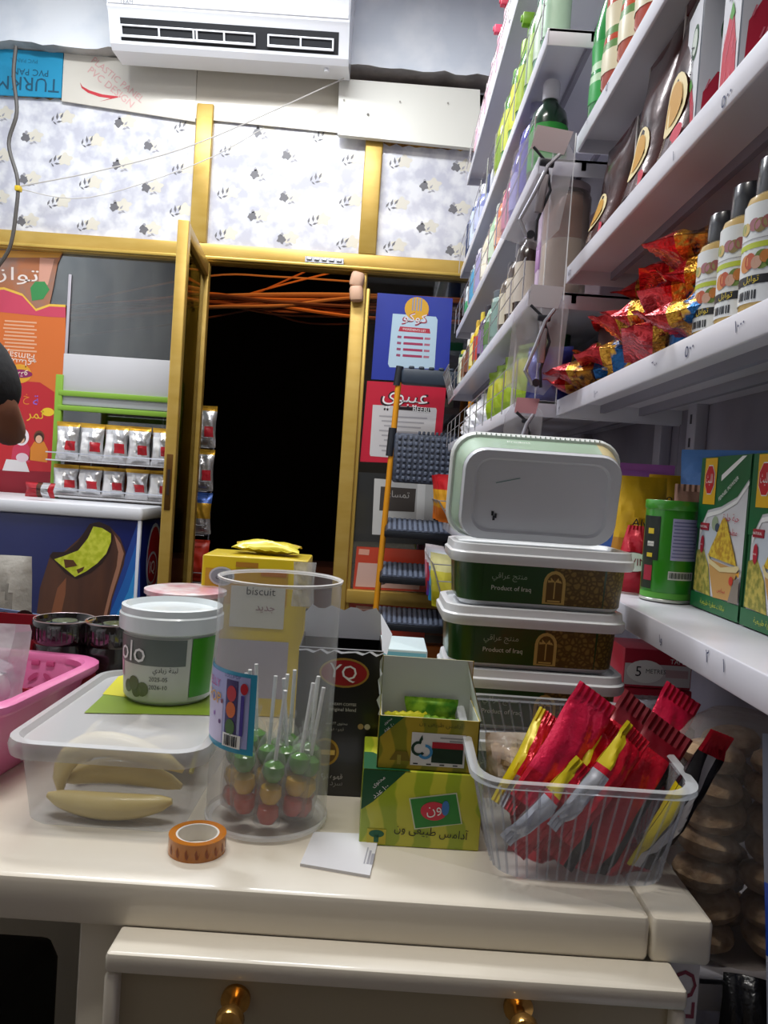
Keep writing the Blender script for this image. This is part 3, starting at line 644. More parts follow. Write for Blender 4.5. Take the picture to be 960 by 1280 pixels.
# ------------------------------------------------------------------ counter
CT=.80
cream=P('e4dccb',.28,coat=.35); cream2=P('b3a88c',.35,coat=.2)
ct=thing('counter','cream painted shop counter with overhanging top and pulled drawer','counter',(0,0,0))
m=MB(); m.rbox(-1.35,.272,.69,1.36,.757,CT,.006,cream); m.rbox(.2735,.330,.69,1.36,.757,CT,.005,cream); m.build('worktop',ct)
sx0=at(97,1200,.705).x; sx1=at(143,1200,.705).x
m=MB(); m.rbox(sx0,sx1+.01,.705,.74,0,.757,.003,cream); m.rbox(.255,.327,.705,.74,0,.757,.003,cream); m.box(sx0,sx0+.02,.74,1.34,0,.757,cream)
m.box(.30,.318,.74,1.34,0,.757,cream); m.box(-1.33,.318,1.32,1.34,0,.757,cream); m.box(-1.35,-1.33,.70,1.34,0,.757,cream); m.box(-1.33,.318,.74,1.32,.02,.04,cream)
m.build('carcass',ct)
m=MB(); m.box(sx1+.01,.255,.712,.722,0,.52,cream); m.build('lower_panel',ct)
dx0,dx1=at(140,1190,.668).x,at(851,1215,.668).x
m=MB()
for a,b,c,d in ((dx0,dx1,.742,.760),(dx0,dx1,.545,.565),(dx0,dx0+.012,.566,.7415),(dx1-.012,dx1,.566,.7415)): m.rbox(a,b,.648,.692,c,d,.004,cream)
m.box(dx0+.01,dx1-.01,.660,.69,.55,.75,cream2)
dr=m.build('drawer',ct)
for px,py in ((291,1262),(651,1272)):
    q=at(px,py,.645); k=MB(); k.lathe([(.013,0),(.013,.004),(.005,.006),(.005,.016),(.009,.020),(.0125,.027),(.011,.034),(.005,.038)],P('c99a52',.2,.9),20,X=frame((q.x,.660,q.z),(1,0,0),(0,0,1))); kb=k.build('knob',dr)
m=MB(); X=fr(.312,.7045,.70); cr=P('8e2440',.45); m.rect(-.013,.0145,-.4,.052,P('e3dfe2',.45),X,.0005); m.text('LO',.001,.022,cr,X,w=.046,h=.023,rot=PI/2,off=.001); m.build('lettering',ct)
# dark things in the open compartment on the left
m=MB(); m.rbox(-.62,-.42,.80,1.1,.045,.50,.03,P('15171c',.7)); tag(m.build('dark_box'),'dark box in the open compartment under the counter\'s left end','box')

# ------------------------------------------------------------------ rectangular tubs (pistachio green and gold bands)
tubw=.236; tubh=.0785; tubd=.15; tcx=at(676,760,.952).x; ty0=.952
tubwhite=P('e9ecef',.32,coat=.3); tgreen=P('1f4a16',.3,coat=.3); tgold=N2('5e4a1a','8f7636',150,.35,.1,0,.06,.25,'voronoi')
def ring(w,d,r,z,dy=0): return [(p[0],p[1]+d/2+dy,z) for p in rrect(w,d,r,5)]
def make_tub(label,M,group,printmat=True):
    t=thing('plastic_tub',label,'tub',M,group)
    b=MB(); W,Dp=tubw-.016,tubd-.016
    rs=[ring(W-.020,Dp-.020,.022,0,.018),ring(W-.012,Dp-.012,.026,.004,.014),ring(W-.004,Dp-.004,.028,tubh-.022,.010)]
    b.loft(rs,tubwhite)
    # printed band wrapped round the front and sides
    def bandmat(i): return None
    r0=ring(W-.0095,Dp-.0095,.0275,.006,.0128); r1=ring(W-.0025,Dp-.0025,.0292,tubh-.0225,.0093)
    n=len(r0); vs=r0+r1; fs=[(j,(j+1)%n,n+(j+1)%n,n+j) for j in range(n)]
    b.add(vs,fs,lambda j: tgold if (r0[j][0]+r0[(j+1)%n][0])/2>.0 else tgreen)
    pb=b.build('body',t)
    # front face: split green / gold panel
    p=MB(); tilt=(.0137-.0103+ (0))/(tubh-.031)
    X=frame((0,.0126,.006),(1,0,0),(0,-.0035,tubh-.0285)); hh=tubh-.0295
    xw=W/2-.034
    p.rect(-xw,.012,0.001,hh,tgreen,X,.0014); p.rect(.012,xw,.001,hh,tgold,X,.0014)
    gl=P('d3b562',.4)
    p.flat([(.0,.002),(.028,.002),(.028,hh*.58)]+[(.014+.014*math.cos(a*PI/8),hh*.58+.016*math.sin(a*PI/8)) for a in range(9)]+[(0,hh*.58)],gl,X,.002)
    p.flat([(.004,.004),(.024,.004),(.024,hh*.58)]+[(.014+.010*math.cos(a*PI/8),hh*.58+.012*math.sin(a*PI/8)) for a in range(9)]+[(.004,hh*.58)],P('6a4f16',.4),X,.0024)
    p.rect(.0132,.0148,.009,hh*.62,gl,X,.003)
    for a in (.2,.9,1.57,2.2,2.9): p.flat([(.014,hh*.62),(.014+.008*math.cos(a)-.001,hh*.62+.006*math.sin(a)+.001),(.014+.009*math.cos(a),hh*.62+.004*math.sin(a)-.002)],gl,X,.003)
    p.rect(.006,.022,.005,.007,gl,X,.003)
    p.text('منتج عراقي',-.043,hh*.66,P('9fb39a',.4),X,w=.044,off=.002); p.text('Product of Iraq',-.040,hh*.36,P('dfe6da',.4),X,w=.050,off=.002)
    p.build('label',t)
    l=MB(); l.loft([ring(tubw-.004,tubd-.004,.03,tubh-.024,.002),ring(tubw,tubd,.032,tubh-.020,0),ring(tubw,tubd,.032,tubh-.012,0),ring(tubw-.006,tubd-.006,.03,tubh-.010,.003),ring(tubw-.008,tubd-.008,.03,tubh-.001,.004),ring(tubw-.014,tubd-.014,.028,tubh,.007),ring(tubw-.024,tubd-.024,.025,tubh,.012),ring(tubw-.028,tubd-.028,.024,tubh-.004,.014)],tubwhite); l.build('lid',t)
    return t
tub0=make_tub('lowest white lidded tub of the stack, mostly hidden behind clear basket',T(tcx,ty0,CT)@RZ(.02),'stacked white lidded tubs')
for k,(lb,dx,rz) in enumerate([('third tub down in the stack, lid level with the green box flap',.002,-.01),('second tub down in the stack, green and gold band with arch emblem',-.002,.01),('uppermost lying tub, right beneath the one standing on its side',.003,.0)]):
    dup(tub0,T(tcx+dx,ty0,CT+tubh*(k+1))@RZ(rz),'white tub, '+lb)
# the tub stood on its long side, base towards the counter
sM=T(at(672,640,.985).x,.985,CT+4*tubh+.004)
st=thing('plastic_tub','empty white tub standing on its side atop the stack, base facing out','tub',sM)
def vring(w,h,r,y,z0): return [(p[0],y,p[1]+h/2+z0) for p in rrect(w,h,r,6)]
stw=.226; sth=.142
m=MB(); base=P('d3d7de',.4,coat=.2); wl=P('dfe4e2',.35)
m.loft([vring(stw-.060,sth-.052,.02,.004,.026),vring(stw-.054,sth-.046,.022,.0,.023),vring(stw-.030,sth-.028,.026,.0005,.014),vring(stw-.025,sth-.024,.028,.006,.012),vring(stw-.012,sth-.010,.03,.060,.005)],base)
m.build('body',st)
m=MB(); gp=P('a9c4ad',.35,coat=.3); r0=vring(stw-.0240,sth-.0230,.028,.008,.0115); r1=vring(stw-.0125,sth-.0105,.03,.056,.00525); n=len(r0)
m.add(r0+r1,[(j,(j+1)%n,n+(j+1)%n,n+j) for j in range(n)],lambda j: P('cfc08e',.4) if (r0[j][0]+r0[(j+1)%n][0])/2>.045 else gp); 
m.text('Product',-.01,0,PRINTW,frame((-.02,.03,sth-.0065),(1,0,0),(0,1,.12)),w=.03); m.build('label',st)
m=MB(); m.loft([vring(stw-.006,sth-.004,.032,.056,.002),vring(stw,sth,.034,.060,0),vring(stw,sth,.034,.070,0),vring(stw-.008,sth-.008,.03,.072,.004)],wl)
for i in range(26): m.box(-stw/2+.03+i*.0065,-stw/2+.0315+i*.0065,.056,.0605,sth-.0015,sth+.0006,wl)
m.build('lid',st)
m=MB(); X=FRONT; m.flat([(-.058,.098),(-.028,.106),(-.028,.1072),(-.058,.0992)],P('6f8f8c',.4),frame((0,.0035,-.012),(1,0,0),(0,0,1)),.0008); m.build('pen_stroke',st); m=MB()
for dx,dz in ((-.060,.050),(-.056,.047),(-.058,.044)): m.rect(dx,dx+.003,dz,dz+.006,INK,frame((0,.0035,-.006),(1,0,0),(0,0,1)),.0008)
m.build('smudge',st)
st.matrix_basis=T(0,0,-.0125)@sM@RX(.19)

# ------------------------------------------------------------------ clear basket of red wrapped bars
bk=thing('plastic_basket','ribbed clear plastic basket full of red wrapped snack bars','basket',(0,0,0))
cl=CLEAR('eef0f4',.09,.50,.12); clr=CLEAR('eef1f4',.24,.65,.12)
bl0,br0,bf0,bb0=.135,.303,.735,.895
bl1,br1,bf1,bb1=at(598,970,.712).x,at(872,1000,.712).x,.708,.925
def bring(t,z0,z1,ins=0):
    l,r=bl0+(bl1-bl0)*t+ins,br0+(br1-br0)*t-ins; f,b=bf0+(bf1-bf0)*t+ins,bb0+(bb1-bb0)*t-ins; cx,cy=(l+r)/2,(f+b)/2
    o=[]
    for p in rrect(r-l,b-f,.03,6):
        v=(p[1]+(b-f)/2)/(b-f); o.append((cx+p[0],cy+p[1],z0+(z1-z0)*v))
    return o
zf,zbk=.908,.93
m=MB(); m.loft([bring(.0,CT+.001,CT+.001,.008),bring(0,CT+.006,CT+.006),bring(.5,CT+.056,CT+.066),bring(1,zf,zbk)],cl,(True,False))
# vertical ribs
ra=bring(.02,CT+.008,CT+.008,-.0008); rb=bring(.97,zf-.003,zbk-.003,-.0008); n=len(ra)
def lerpring(R,s):
    L=[(Vector(R[(i+1)%n])-Vector(R[i])).length for i in range(n)]; tot=sum(L); s=s%1*tot
    for i in range(n):
        if s<=L[i]: return Vector(R[i]).lerp(Vector(R[(i+1)%n]),s/L[i])
        s-=L[i]
    return Vector(R[0])
for i in range(64): m.tube([lerpring(ra,i/64),lerpring(rb,i/64)],.0012,cl,4)
m.build('body',bk)
m=MB(); R0=bring(1,zf-.004,zbk-.004); R1=bring(1.0,zf-.003,zbk-.003,-.006); R2=bring(1,zf+.003,zbk+.003,-.006); R3=bring(1,zf+.004,zbk+.004); R4=bring(1,zf+.003,zbk+.003,.003)
m.loft([R0,R1,R2,R3,R4],clr,(False,False)); m.build('rim',bk)
redf=P('cf1630',.22,.25,.3,70); pinkf=P('e3244e',.18,.35,.3,70); dred=P('7c1020',.35,.2); ylf=P('d9c51c',.32,.1); slf=P('c9ccd4',.25,.8); whf=P('dad7da',.3,.2); blk=P('18161a',.35)
def bar_mf(kind):
    def mf(u,v,f):
        if kind=='pink': return pinkf if v>.25 or u>.3 else redf
        if kind=='yel': return ylf if u<.32 else (slf if v<.3 and u<.6 else redf)
        if kind=='sil': return slf if u<.42 and v<.55 else (ylf if u<.3 and v>.6 else redf)
        if kind=='dark': return dred if v>.82 else (blk if u>.75 else redf)
        if kind=='white': return redf if v>.84 else whf if .25<u<.6 else (ylf if u<.25 and v<.6 else blk)
        return redf
    return mf
def wrapped_bar(p0,p1,Y0,Y1,w,kind,label,roll=0,seed=1,t=.026):
    a,b=at(p0[0],p0[1],Y0),at(p1[0],p1[1],Y1); z=(b-a).normalized(); L=(b-a).length
    x=Vector((1,0,0)); x=(x-z*x.dot(z)).normalized(); y=z.cross(x)
    M=Matrix(((x.x,y.x,z.x,a.x),(x.y,y.y,z.y,a.y),(x.z,y.z,z.z,a.z),(0,0,0,1)))@RZ(roll)
    m=MB(); m.pillow(w,L,t,bar_mf(kind),seed,nx=14,ny=20,wr=.3,crimp=.10); o=m.build('snack_bar_wrapper'); o.matrix_basis=M
    return tag(o,label,'snack bar','red wrapped bars in the clear basket')
wrapped_bar((628,1010),(688,893),.80,.86,.030,'yel','red bar with yellow stripe, leftmost one leaning against basket\'s rear left',.2,1)
wrapped_bar((655,1000),(725,888),.79,.85,.030,'yel','yellow striped red bar just behind the brightest pink bar',.2,11)
wrapped_bar((662,1010),(748,868),.765,.80,.050,'pink','shiny pink red bar with wide sealed end, brightest in the basket',.15,2,.030)
wrapped_bar((660,1055),(770,905),.752,.80,.034,'yel','red bar with slanting yellow edge in the middle of the basket',.3,3)
wrapped_bar((690,1070),(806,880),.76,.83,.052,'dark','red bar with dark folded sealed end, right of the brightest pink one',.1,4,.032)
wrapped_bar((700,1045),(800,915),.742,.775,.036,'sil','red bar with silver stripe pressed against the basket\'s front',.3,5)
wrapped_bar((640,1060),(735,960),.748,.765,.036,'sil','red bar with long silver strip low at the front left',.3,6)
wrapped_bar((728,1085),(842,908),.765,.80,.050,'dark','broad plain red bar in the right half of the basket',.0,7,.03)
wrapped_bar((770,1020),(856,866),.83,.87,.048,'pink','pink red bar whose crimped end rises highest at the right',.1,8,.028)
wrapped_bar((800,1085),(905,918),.765,.75,.036,'white','black and white bar with red tip poking out at the right',.25,9)
wrapped_bar((640,1052),(706,1082),.80,.80,.05,'red','red bar lying flat at the basket\'s lower left',.0,10,.03)
wrapped_bar((705,1098),(800,1060),.775,.79,.05,'red','red bar lying flat on the basket\'s floor at the centre',.0,12,.03)
wrapped_bar((640,1030),(760,1000),.83,.84,.06,'red','red bar lying crosswise under the leaning ones',.4,13,.03)
wrapped_bar((745,1050),(830,985),.86,.87,.06,'red','red bar lying deep at the back of the basket',.4,14,.03)
m=MB(); m.pillow(.06,.075,.05,lambda u,v,f:CLEAR('efe6da',.35,.7,.12,.4,60),4,wr=.4,crimp=.03,zig=False); o=m.build('clear_bag'); o.matrix_basis=T(at(634,985,.86).x,.855,.835)
tag(o,'crumpled clear bag of pale sweets in the basket\'s left corner','bag')
m=MB()
rn=random.Random(5)
for i in range(9): m.lathe([(.003,-.009),(.009,-.004),(.010,.003),(.004,.009)],P('cbb9a2',.6),8,(rn.uniform(-.018,.018),rn.uniform(-.008,.008),.02+rn.random()*.035))
m.build('sweets',o)
# ------------------------------------------------------------------ chewing gum boxes
ga,gb=at(446,1055,.796),at(597,1064,.796); gx0,gx1=-.001,.126; gz=at(520,965,.796).z
lime=N2('9fb324','c9c93a',9,.35,0,0,.42,.58,'wave',stretch=(1,1,1.6),coat=.2); lime2=N2('8a8a1e','b9a22a',10,.35,0,0,.42,.58,'wave',stretch=(1,1,1.6),coat=.2)
g1=thing('gum_box','closed lime green chewing gum box standing on the counter','box',T((gx0+gx1)/2,.796,CT)@RZ(.015))
W=gx1-gx0; H1=gz-CT
m=MB(); m.rbox(-W/2,W/2,0,.105,0,H1,.0015,lime); m.build('carton',g1)
dg_=P('12552f',.4)
def corner(m,X,w,h,s,txt,big):
    m.flat([(-w/2,h),(-w/2,h-s),(-w/2+s*1.15,h)][::1],dg_,X,.0006)
    m.text(txt,-w/2+s*.32,h-s*.24,PRINTW,X,w=s*.42,rot=.72,off=.001); m.text(big,-w/2+s*.40,h-s*.40,PRINTW,X,w=s*.40,rot=.72,off=.001)
m=MB(); X=frame((0,0,0),(1,0,0),(0,0,1)); 
m.flat([(-W/2,H1),(-W/2,H1-.043),(-W/2+.012,H1-.034),(-W/2+.045,H1)],dg_,X,.0006); m.text('محتوی',-W/2+.017,H1-.013,PRINTW,X,w=.016,rot=.72); m.text('۱۰۰ عدد',-W/2+.019,H1-.022,PRINTW,X,w=.020,rot=.72)
m.flat([(-.014,H1-.028),(.036,H1-.019),(.044,H1-.052),(-.006,H1-.061)],P('dfe8c8',.4),X,.0006); m.flat([(-.0125,H1-.029),(.035,H1-.0205),(.0425,H1-.0515),(-.005,H1-.0595)],P('2f8a36',.4),X,.001)
m.oval(.013,H1-.040,.014,.010,P('d8344a',.4),X,.0014); m.text('ون',.013,H1-.040,PRINTW,X,w=.016,rot=.3,off=.002); m.oval(.025,H1-.036,.004,.008,P('3a7ac0',.4),X,.0016)
m.text('آدامس طبیعی ون',.012,.018,P('1c1c20',.4),X,w=.078,h=.013,rot=-.06,off=.001)
m.rect(-W/2+.008,-W/2+.028,.002,.018,P('d6c93c',.4),X,.0006); m.oval(-W/2+.018,.013,.008,.004,P('1d6a4a',.4),X,.001); m.rect(-W/2+.0155,-W/2+.0205,.004,.012,P('1d6a4a',.4),X,.001)
m.build('print',g1)
m=MB(); TX=frame((0,0,H1),(1,0,0),(0,1,0)); m.flat([(-W/2,.0),(-W/2+.05,.0),(-W/2+.01,.05),(-W/2,.05)],dg_,TX,.0006); m.build('top_print',g1)
ga2,gb2=at(470,955,.80),at(597,963,.80); W2=.106; H2=at(535,898,.80).z-gz
g2=thing('gum_box','opened chewing gum box with torn flap, standing on the closed one','box',T((ga2.x+gb2.x)/2,.800,gz)@RZ(.0))
m=MB(); th=.0012
m.box(-W2/2,W2/2,0,th,0,H2,lime2); m.box(-W2/2,W2/2,0,.085,0,th,lime2); m.box(-W2/2,-W2/2+th,0,.085,0,H2,lime2); m.box(W2/2-th,W2/2,0,.085,0,H2,lime2); m.box(-W2/2,W2/2,.085-th,.085,0,H2+.045,lime2)
ins=P('cfd3cc',.6)
m.box(-W2/2+th,W2/2-th,th,.0018,0.002,H2,ins); m.box(-W2/2+th,W2/2-th,.0835-.0006,.0838,0.002,H2+.045,ins); m.box(-W2/2+th,-W2/2+.0018,th,.084,.002,H2,ins); m.box(W2/2-.0018,W2/2-th,th,.084,.002,H2,ins)
m.build('carton',g2)
m=MB(); m.add([(W2/2,.001,H2),(W2/2+.001,.001,H2+.001),(W2/2-.008,.084,H2+.045),(W2/2,.085,H2)],[(0,1,2,3)],ins); m.add([(W2/2+.001,.001,H2),(W2/2+.002,.001,H2+.001),(W2/2-.007,.084,H2+.045),(W2/2+.001,.085,H2)],[(3,2,1,0)],lime2)
m.build('side_flap',g2); m=MB()
n=9; pts=[(-W2/2-.002+.0025*math.sin(i*2.3),.002+.082*i/n,H2+.045*i/n) for i in range(n+1)]
m.add(pts+[(-W2/2,.002+.082*i/n,H2-.001) for i in range(n+1)],[(i,i+1,n+2+i,n+1+i) for i in range(n)],ins); m.build('torn_edge',g2)
m=MB(); X=FRONT
m.flat([(-W2/2,H2),(-W2/2,H2-.024),(-W2/2+.026,H2)],dg_,X,.0006); m.text('محتوی',-W2/2+.009,H2-.006,PRINTW,X,w=.010,rot=.7); m.text('۵۰ عدد',-W2/2+.010,H2-.012,PRINTW,X,w=.013,rot=.7)
m.text('آدامس طبیعی ون',.012,H2-.006,P('5a5a20',.4),X,w=.046,rot=-.04)
m.rect(-.018,.039,.006,.041,P('e6e6e2',.4),X,.0006); m.rect(.004,.037,.010,.0255,P('14331e',.4),X,.001); m.rect(.004,.037,.0255,.032,P('b3202e',.4),X,.001)
for k,(yy,ww) in enumerate(((.036,.024),(.033,.014))): m.rect(.036-ww,.036,yy,yy+.0012,P('9a9a98',.4),X,.001)
def arc(m,cx,cy,r0,r1,a0,a1,mat,X,off,n=12):
    A=[a0+(a1-a0)*i/n for i in range(n+1)]; m.add([(cx+r*math.cos(a),cy+r*math.sin(a),off) for r in (r0,r1) for a in A],[(i,i+1,n+2+i,n+1+i) for i in range(n)],mat,X)
arc(m,-.010,.024,.005,.008,1.2,5.6,P('123a28',.4),X,.001); arc(m,-.003,.021,.005,.008,-2.6,1.6,P('3f8fc4',.4),X,.0012); m.flat([(-.010,.033),(-.007,.039),(-.006,.034),(-.009,.030)],P('123a28',.4),X,.001)
for i in range(4): m.rect(-.015+i*.014,-.010+i*.014,.0072,.0085,INK,X,.001)
m.flat([(-.040,.010),(-.034,.020),(-.022,.020),(-.018,.010)],P('7a6a18',.4),X,.0008); m.rect(-.032,-.028,.006,.016,P('a39a3a',.4),X,.001)
m.build('print',g2)
gpk=N2('3f7a12','8ab42a',60,.3,.3)
for i,(x,y,z,rz,rx,lb) in enumerate([(.006,.070,.036,.0,-.15,'green gum sachet standing against the opened box\'s back wall'),(-.018,.045,.034,.2,-1.2,'yellow green gum sachet at the left inside the opened box'),(.020,.032,.034,-.15,-1.15,'lime gum sachet curling up at the right inside the opened box'),(0,.05,.022,.05,-1.4,'gum sachet lying beneath others inside the opened box')]):
    m=MB(); m.pillow(.052 if i else .062,.034,.010,(lambda u,v,f:gpk) if i!=1 else (lambda u,v,f:P('c9c41e',.3,.3)),40+i,wr=.3,crimp=.12); o=m.build('gum_sachet')
    o.matrix_basis=T((ga2.x+gb2.x)/2+x,.800+y,gz+z-(.012 if i==0 else .0))@RZ(rz)@RX(rx)@T(0,0,-.012 if i else -.0); tag(o,lb,'sachet','gum sachets in the opened box')
# ------------------------------------------------------------------ black display carton
bx0=at(362,1000,.915).x; bx1=at(467,1000,.915).x; bzt=at(430,812,.915).z
bb=thing('display_carton','tall black carton with red oval emblem and torn white top','box',T((bx0+bx1)/2,.915,CT)@RZ(.04)); W=bx1-bx0; Hb=bzt-CT
kb=P('0e0d10',.32,coat=.3)
m=MB(); m.box(-W/2,W/2,0,.0015,0,Hb,kb); m.box(-W/2,-W/2+.0015,0,.10,0,Hb+.0,kb); m.box(W/2-.0015,W/2,0,.10,0,Hb,kb); m.box(-W/2,W/2,.0985,.10,0,Hb+.03,kb); m.box(-W/2,W/2,0,.10,0,.0015,kb); m.build('carton',bb)
m=MB(); wp=P('e4e7ee',.6)
n=12; m.add([(-W/2+W*i/n,.097,Hb-.006) for i in range(n+1)]+[(-W/2+W*i/n,.0965,Hb+.034+(.003*math.sin(i*1.9) if 0<i<n else -.008)) for i in range(n+1)],[(i,i+1,n+2+i,n+1+i) for i in range(n)],wp)
m.add([(-W/2+W*i/n,-.0008,Hb-.004+.0025*math.sin(i*2.7)) for i in range(n+1)]+[(-W/2+W*i/n,.0012,Hb+.001) for i in range(n+1)],[(i,i+1,n+2+i,n+1+i) for i in range(n)],wp)
m.add([(W/2-.002,0.0,Hb),(W/2+.006,.03,Hb-.01),(W/2+.012,.05,Hb+.012),(W/2-.002,.097,Hb+.03)],[(0,1,2,3)],wp)
m.build('torn_flap',bb)
m=MB(); X=FRONT; ex,ez=.005,Hb-.028
m.oval(ex,ez,.030,.018,P('c9a24e',.3,.6),X,.0006,28); m.oval(ex,ez,.0275,.0155,P('a3161c',.35),X,.001,28); m.text('YQ',ex-.002,ez,PRINTW,X,w=.034,rot=-.1,off=.0014)
for k,(a,b,t) in enumerate(((-.02,.022,'CREAM COFFEE'),(-.02,.022,'original blend'))): m.text(t,.006,Hb-.066-k*.007,P('d6d2cc',.4),X,w=.032,off=.001)
m.text('محتوی ۲۴ عدد',.000,Hb-.090,P('c9c5bf',.4),X,w=.026,off=.001); m.text('قهوه فوری',-.002,Hb-.097,P('9b968e',.4),X,w=.022,off=.001)
for k,c in enumerate(('b99a62','cfc6ae')): m.oval(.029+k*.008,Hb-.092,.0035,.0035,P(c,.4),X,.001)
m.oval(-.012,Hb-.125,.017,.017,P('b08a2e',.3,.6),X,.001,24); m.oval(-.012,Hb-.125,.014,.014,P('6a4c14',.3,.5),X,.0014,24); m.rect(-.024,0,Hb-.128,Hb-.122,P('d9b75a',.3,.6),X,.002)
m.text('قهوه ترک',-.004,Hb-.155,P('c9c5c9',.4),X,w=.03,off=.001); m.text('سرد',.004,Hb-.164,P('8d898f',.4),X,w=.015,off=.001)
m.build('print',bb)
# light blue carton and white wrapper further back
q0,q1=at(468,838,1.22),at(533,838,1.22); m=MB(); zt=at(500,812,1.22).z
m.rbox(q0.x-.01,q1.x,1.22,1.33,CT,zt,.002,P('cfe2e6',.4)); o=m.build('blue_carton'); m=MB(); m.rect(q0.x-.008,q1.x-.002,zt-.034,zt-.004,P('7cc3da',.35),fr(0,1.22,0),.0006); m.rect(q0.x-.008,q1.x-.002,zt-.05,zt-.036,P('e9efee',.35),fr(0,1.22,0),.0006); m.build('stripe',o)
tag(o,'pale blue and white carton behind the opened gum box','box')
m=MB(); m.pillow(.075,.052,.03,lambda u,v,f: P('e3e2ea',.35,.1) if int(v*20)%3 else P('b9b3cf',.4),6); o=m.build('white_packet'); o.matrix_basis=T(at(550,830,1.22).x,1.245,CT+.05)
tag(o,'white and lilac wrapped packet between blue carton and tub stack','packet')
m=MB(); m.rbox(-.04,.04,-.03,.03,0,.05,.004,P('c9c3ba',.5)); o2=m.build('cardboard_block'); o2.matrix_basis=T(at(550,830,1.22).x,1.245,CT); tag(o2,'small pale block under the white and lilac packet','box')
# ------------------------------------------------------------------ cylinder of lollipops
cc=(at(330,1050,.84).x,.846); cr=.0665; ch=.268
cy=thing('plastic_cylinder','tall open clear cylinder holding lollipops, printed label on its side','jar',T(cc[0],cc[1],CT))
ccl=CLEAR('f6f7f8',.12,.5,.10); m=MB(); m.lathe([(cr-.006,.0005),(cr-.001,.004),(cr,.012),(cr+.001,ch)],ccl,48,caps=(True,False)); m.build('wall',cy)
m=MB(); m.lathe([(cr-.001,ch-.002),(cr+.002,ch-.001),(cr+.0025,ch+.0015),(cr+.0005,ch+.002),(cr-.001,ch)],CLEAR('ffffff',.5,.85,.12),48,caps=(False,False)); m.build('rim',cy); m=MB(); m.lathe([(cr-.007,.002),(cr+.001,.003),(cr+.0015,.007),(cr,.009)],CLEAR('ffffff',.35,.6,.12),48,caps=(False,False)); m.build('base_ring',cy)
def cylpatch(m,a0,a1,z0,z1,mat,r,slope=0,n=16):
    A=[a0+(a1-a0)*i/n for i in range(n+1)]
    m.add([(r*math.cos(a),r*math.sin(a),z+slope*(a-a0)) for z in (z0,z1) for a in A],[(i,i+1,n+2+i,n+1+i) for i in range(n)],mat)
A0,A1=math.radians(178),math.radians(262); m=MB(); z0,z1=.092,.176; sl=-.0
cylpatch(m,A0,A1,z0,z1,P('2f9ec4',.35,coat=.2),cr+.0014); cylpatch(m,A0,A1-.10,z0+.006,z1-.004,P('a9aee0',.35),cr+.0017); cylpatch(m,A0,A1-.6,z0+.006,z0+.05,P('cfc6ea',.35),cr+.0019)
def cp(m,deg,z,w,h,mat,r=cr+.0022,n=14):
    a=math.radians(deg); m.add([(r*math.cos(a+w/r*math.cos(2*PI*i/n)/2),r*math.sin(a+w/r*math.cos(2*PI*i/n)/2),z+h/2*math.sin(2*PI*i/n)) for i in range(n)],[tuple(range(n))],mat)
def cr_rect(m,deg,z,w,h,mat,r=cr+.0022): a=math.radians(deg); cylpatch(m,a-w/r/2,a+w/r/2,z-h/2,z+h/2,mat,r,n=6)
cr_rect(m,238,z0+.047,.016,.056,P('3a2a6a',.4)); 
for z,c in ((.061,'c2283a'),(.044,'d9682a'),(.026,'3f6a2a')): cp(m,238,z0+z,.013,.017,P(c,.35),cr+.0026)
cp(m,251,z0+.068,.009,.012,P('c2182e',.35),cr+.0026); cr_rect(m,250,z0+.04,.004,.042,P('4a3a9a',.4),cr+.0026)
cr_rect(m,240,z0+.012,.024,.014,PRINTW,cr+.0026)
for i in range(7): cr_rect(m,233+i*2.2,z0+.012,.0011+.0006*(i%3),.011,INK,cr+.003)
for dg2,z,c in ((226,.05,'7a2a4a'),(224,.028,'5a2a7a'),(214,.034,'9a6ac0'),(210,.05,'8a7ad0')): cp(m,dg2,z0+z,.004,.005,P(c,.4),cr+.0024)
def cyltext(m,t,deg,z,w,mat,r=cr+.0026):
    vs,fs,tw,th=glyphs(t); k=w/tw; a=math.radians(deg)
    m.add([(r*math.cos(a+v.x*k/r),r*math.sin(a+v.x*k/r),z+v.y*k) for v in vs],fs,mat)
for t,dg2,z,c in (('JELLY',210,.066,'c2439a'),('POP',212,.052,'e0a02a')): cyltext(m,t,dg2,z0+z,.030,P(c,.35))
cyltext(m,'LOLLIPOP',238,z0+.079,.022,P('3a4a8a',.4)); m.build('label',cy)
# lollipops, heads down
cg=[P('4f8f22',.15,coat=.6),P('e0ae20',.15,coat=.6),P('cf3d22',.15,coat=.6)]; wrapm=CLEAR('fafafa',.06,.4,.1,.5,60)
spots=[(-.046,.006,.03,.04),(.018,.046,.02,.06),(-.020,.040,-.06,.03),(.044,-.018,.12,.02),(-.040,-.012,.010,-.10),(-.022,-.040,-.05,.06),(.006,-.046,.08,.02),(.034,-.030,.10,-.05),(.046,.002,.06,.05),(.026,.022,.16,.02),(-.004,-.008,.03,-.03),(-.030,.022,-.02,.10),(.004,.044,.05,.08),(.030,-.002,-.10,.04)]
lb=['tight against the left wall','at the rear right','at the rear left','leaning on the right wall in front','nearest the label edge','leaning left at the front','upright at front centre','leaning right at the front','touching the right wall','leaning furthest right behind','upright in the middle','by the left wall behind','furthest back','crossing in the middle']
l0=thing('lollipop','','lollipop',None,'lollipops in the clear cylinder')
m=MB(); m.tube([(0,0,.07),(0,0,.150)],.0022,P('f6f6f4',.3),8); m.build('stick',l0)
for k,(z,c) in enumerate(((.062,cg[0]),(.038,cg[1]),(.016,cg[2]))):
    m=MB(); m.lathe([(.003,-.012),(.009,-.009),(.0125,-.001),(.011,.007),(.004,.012)],c,12,(0,0,z)); m.build('candy',l0)
m=MB(); m.lathe([(.004,.000),(.0145,.006),(.0155,.03),(.0145,.06),(.010,.078),(.003,.088),(.007,.100)],wrapm,12,caps=(True,False)); m.build('wrapper',l0)
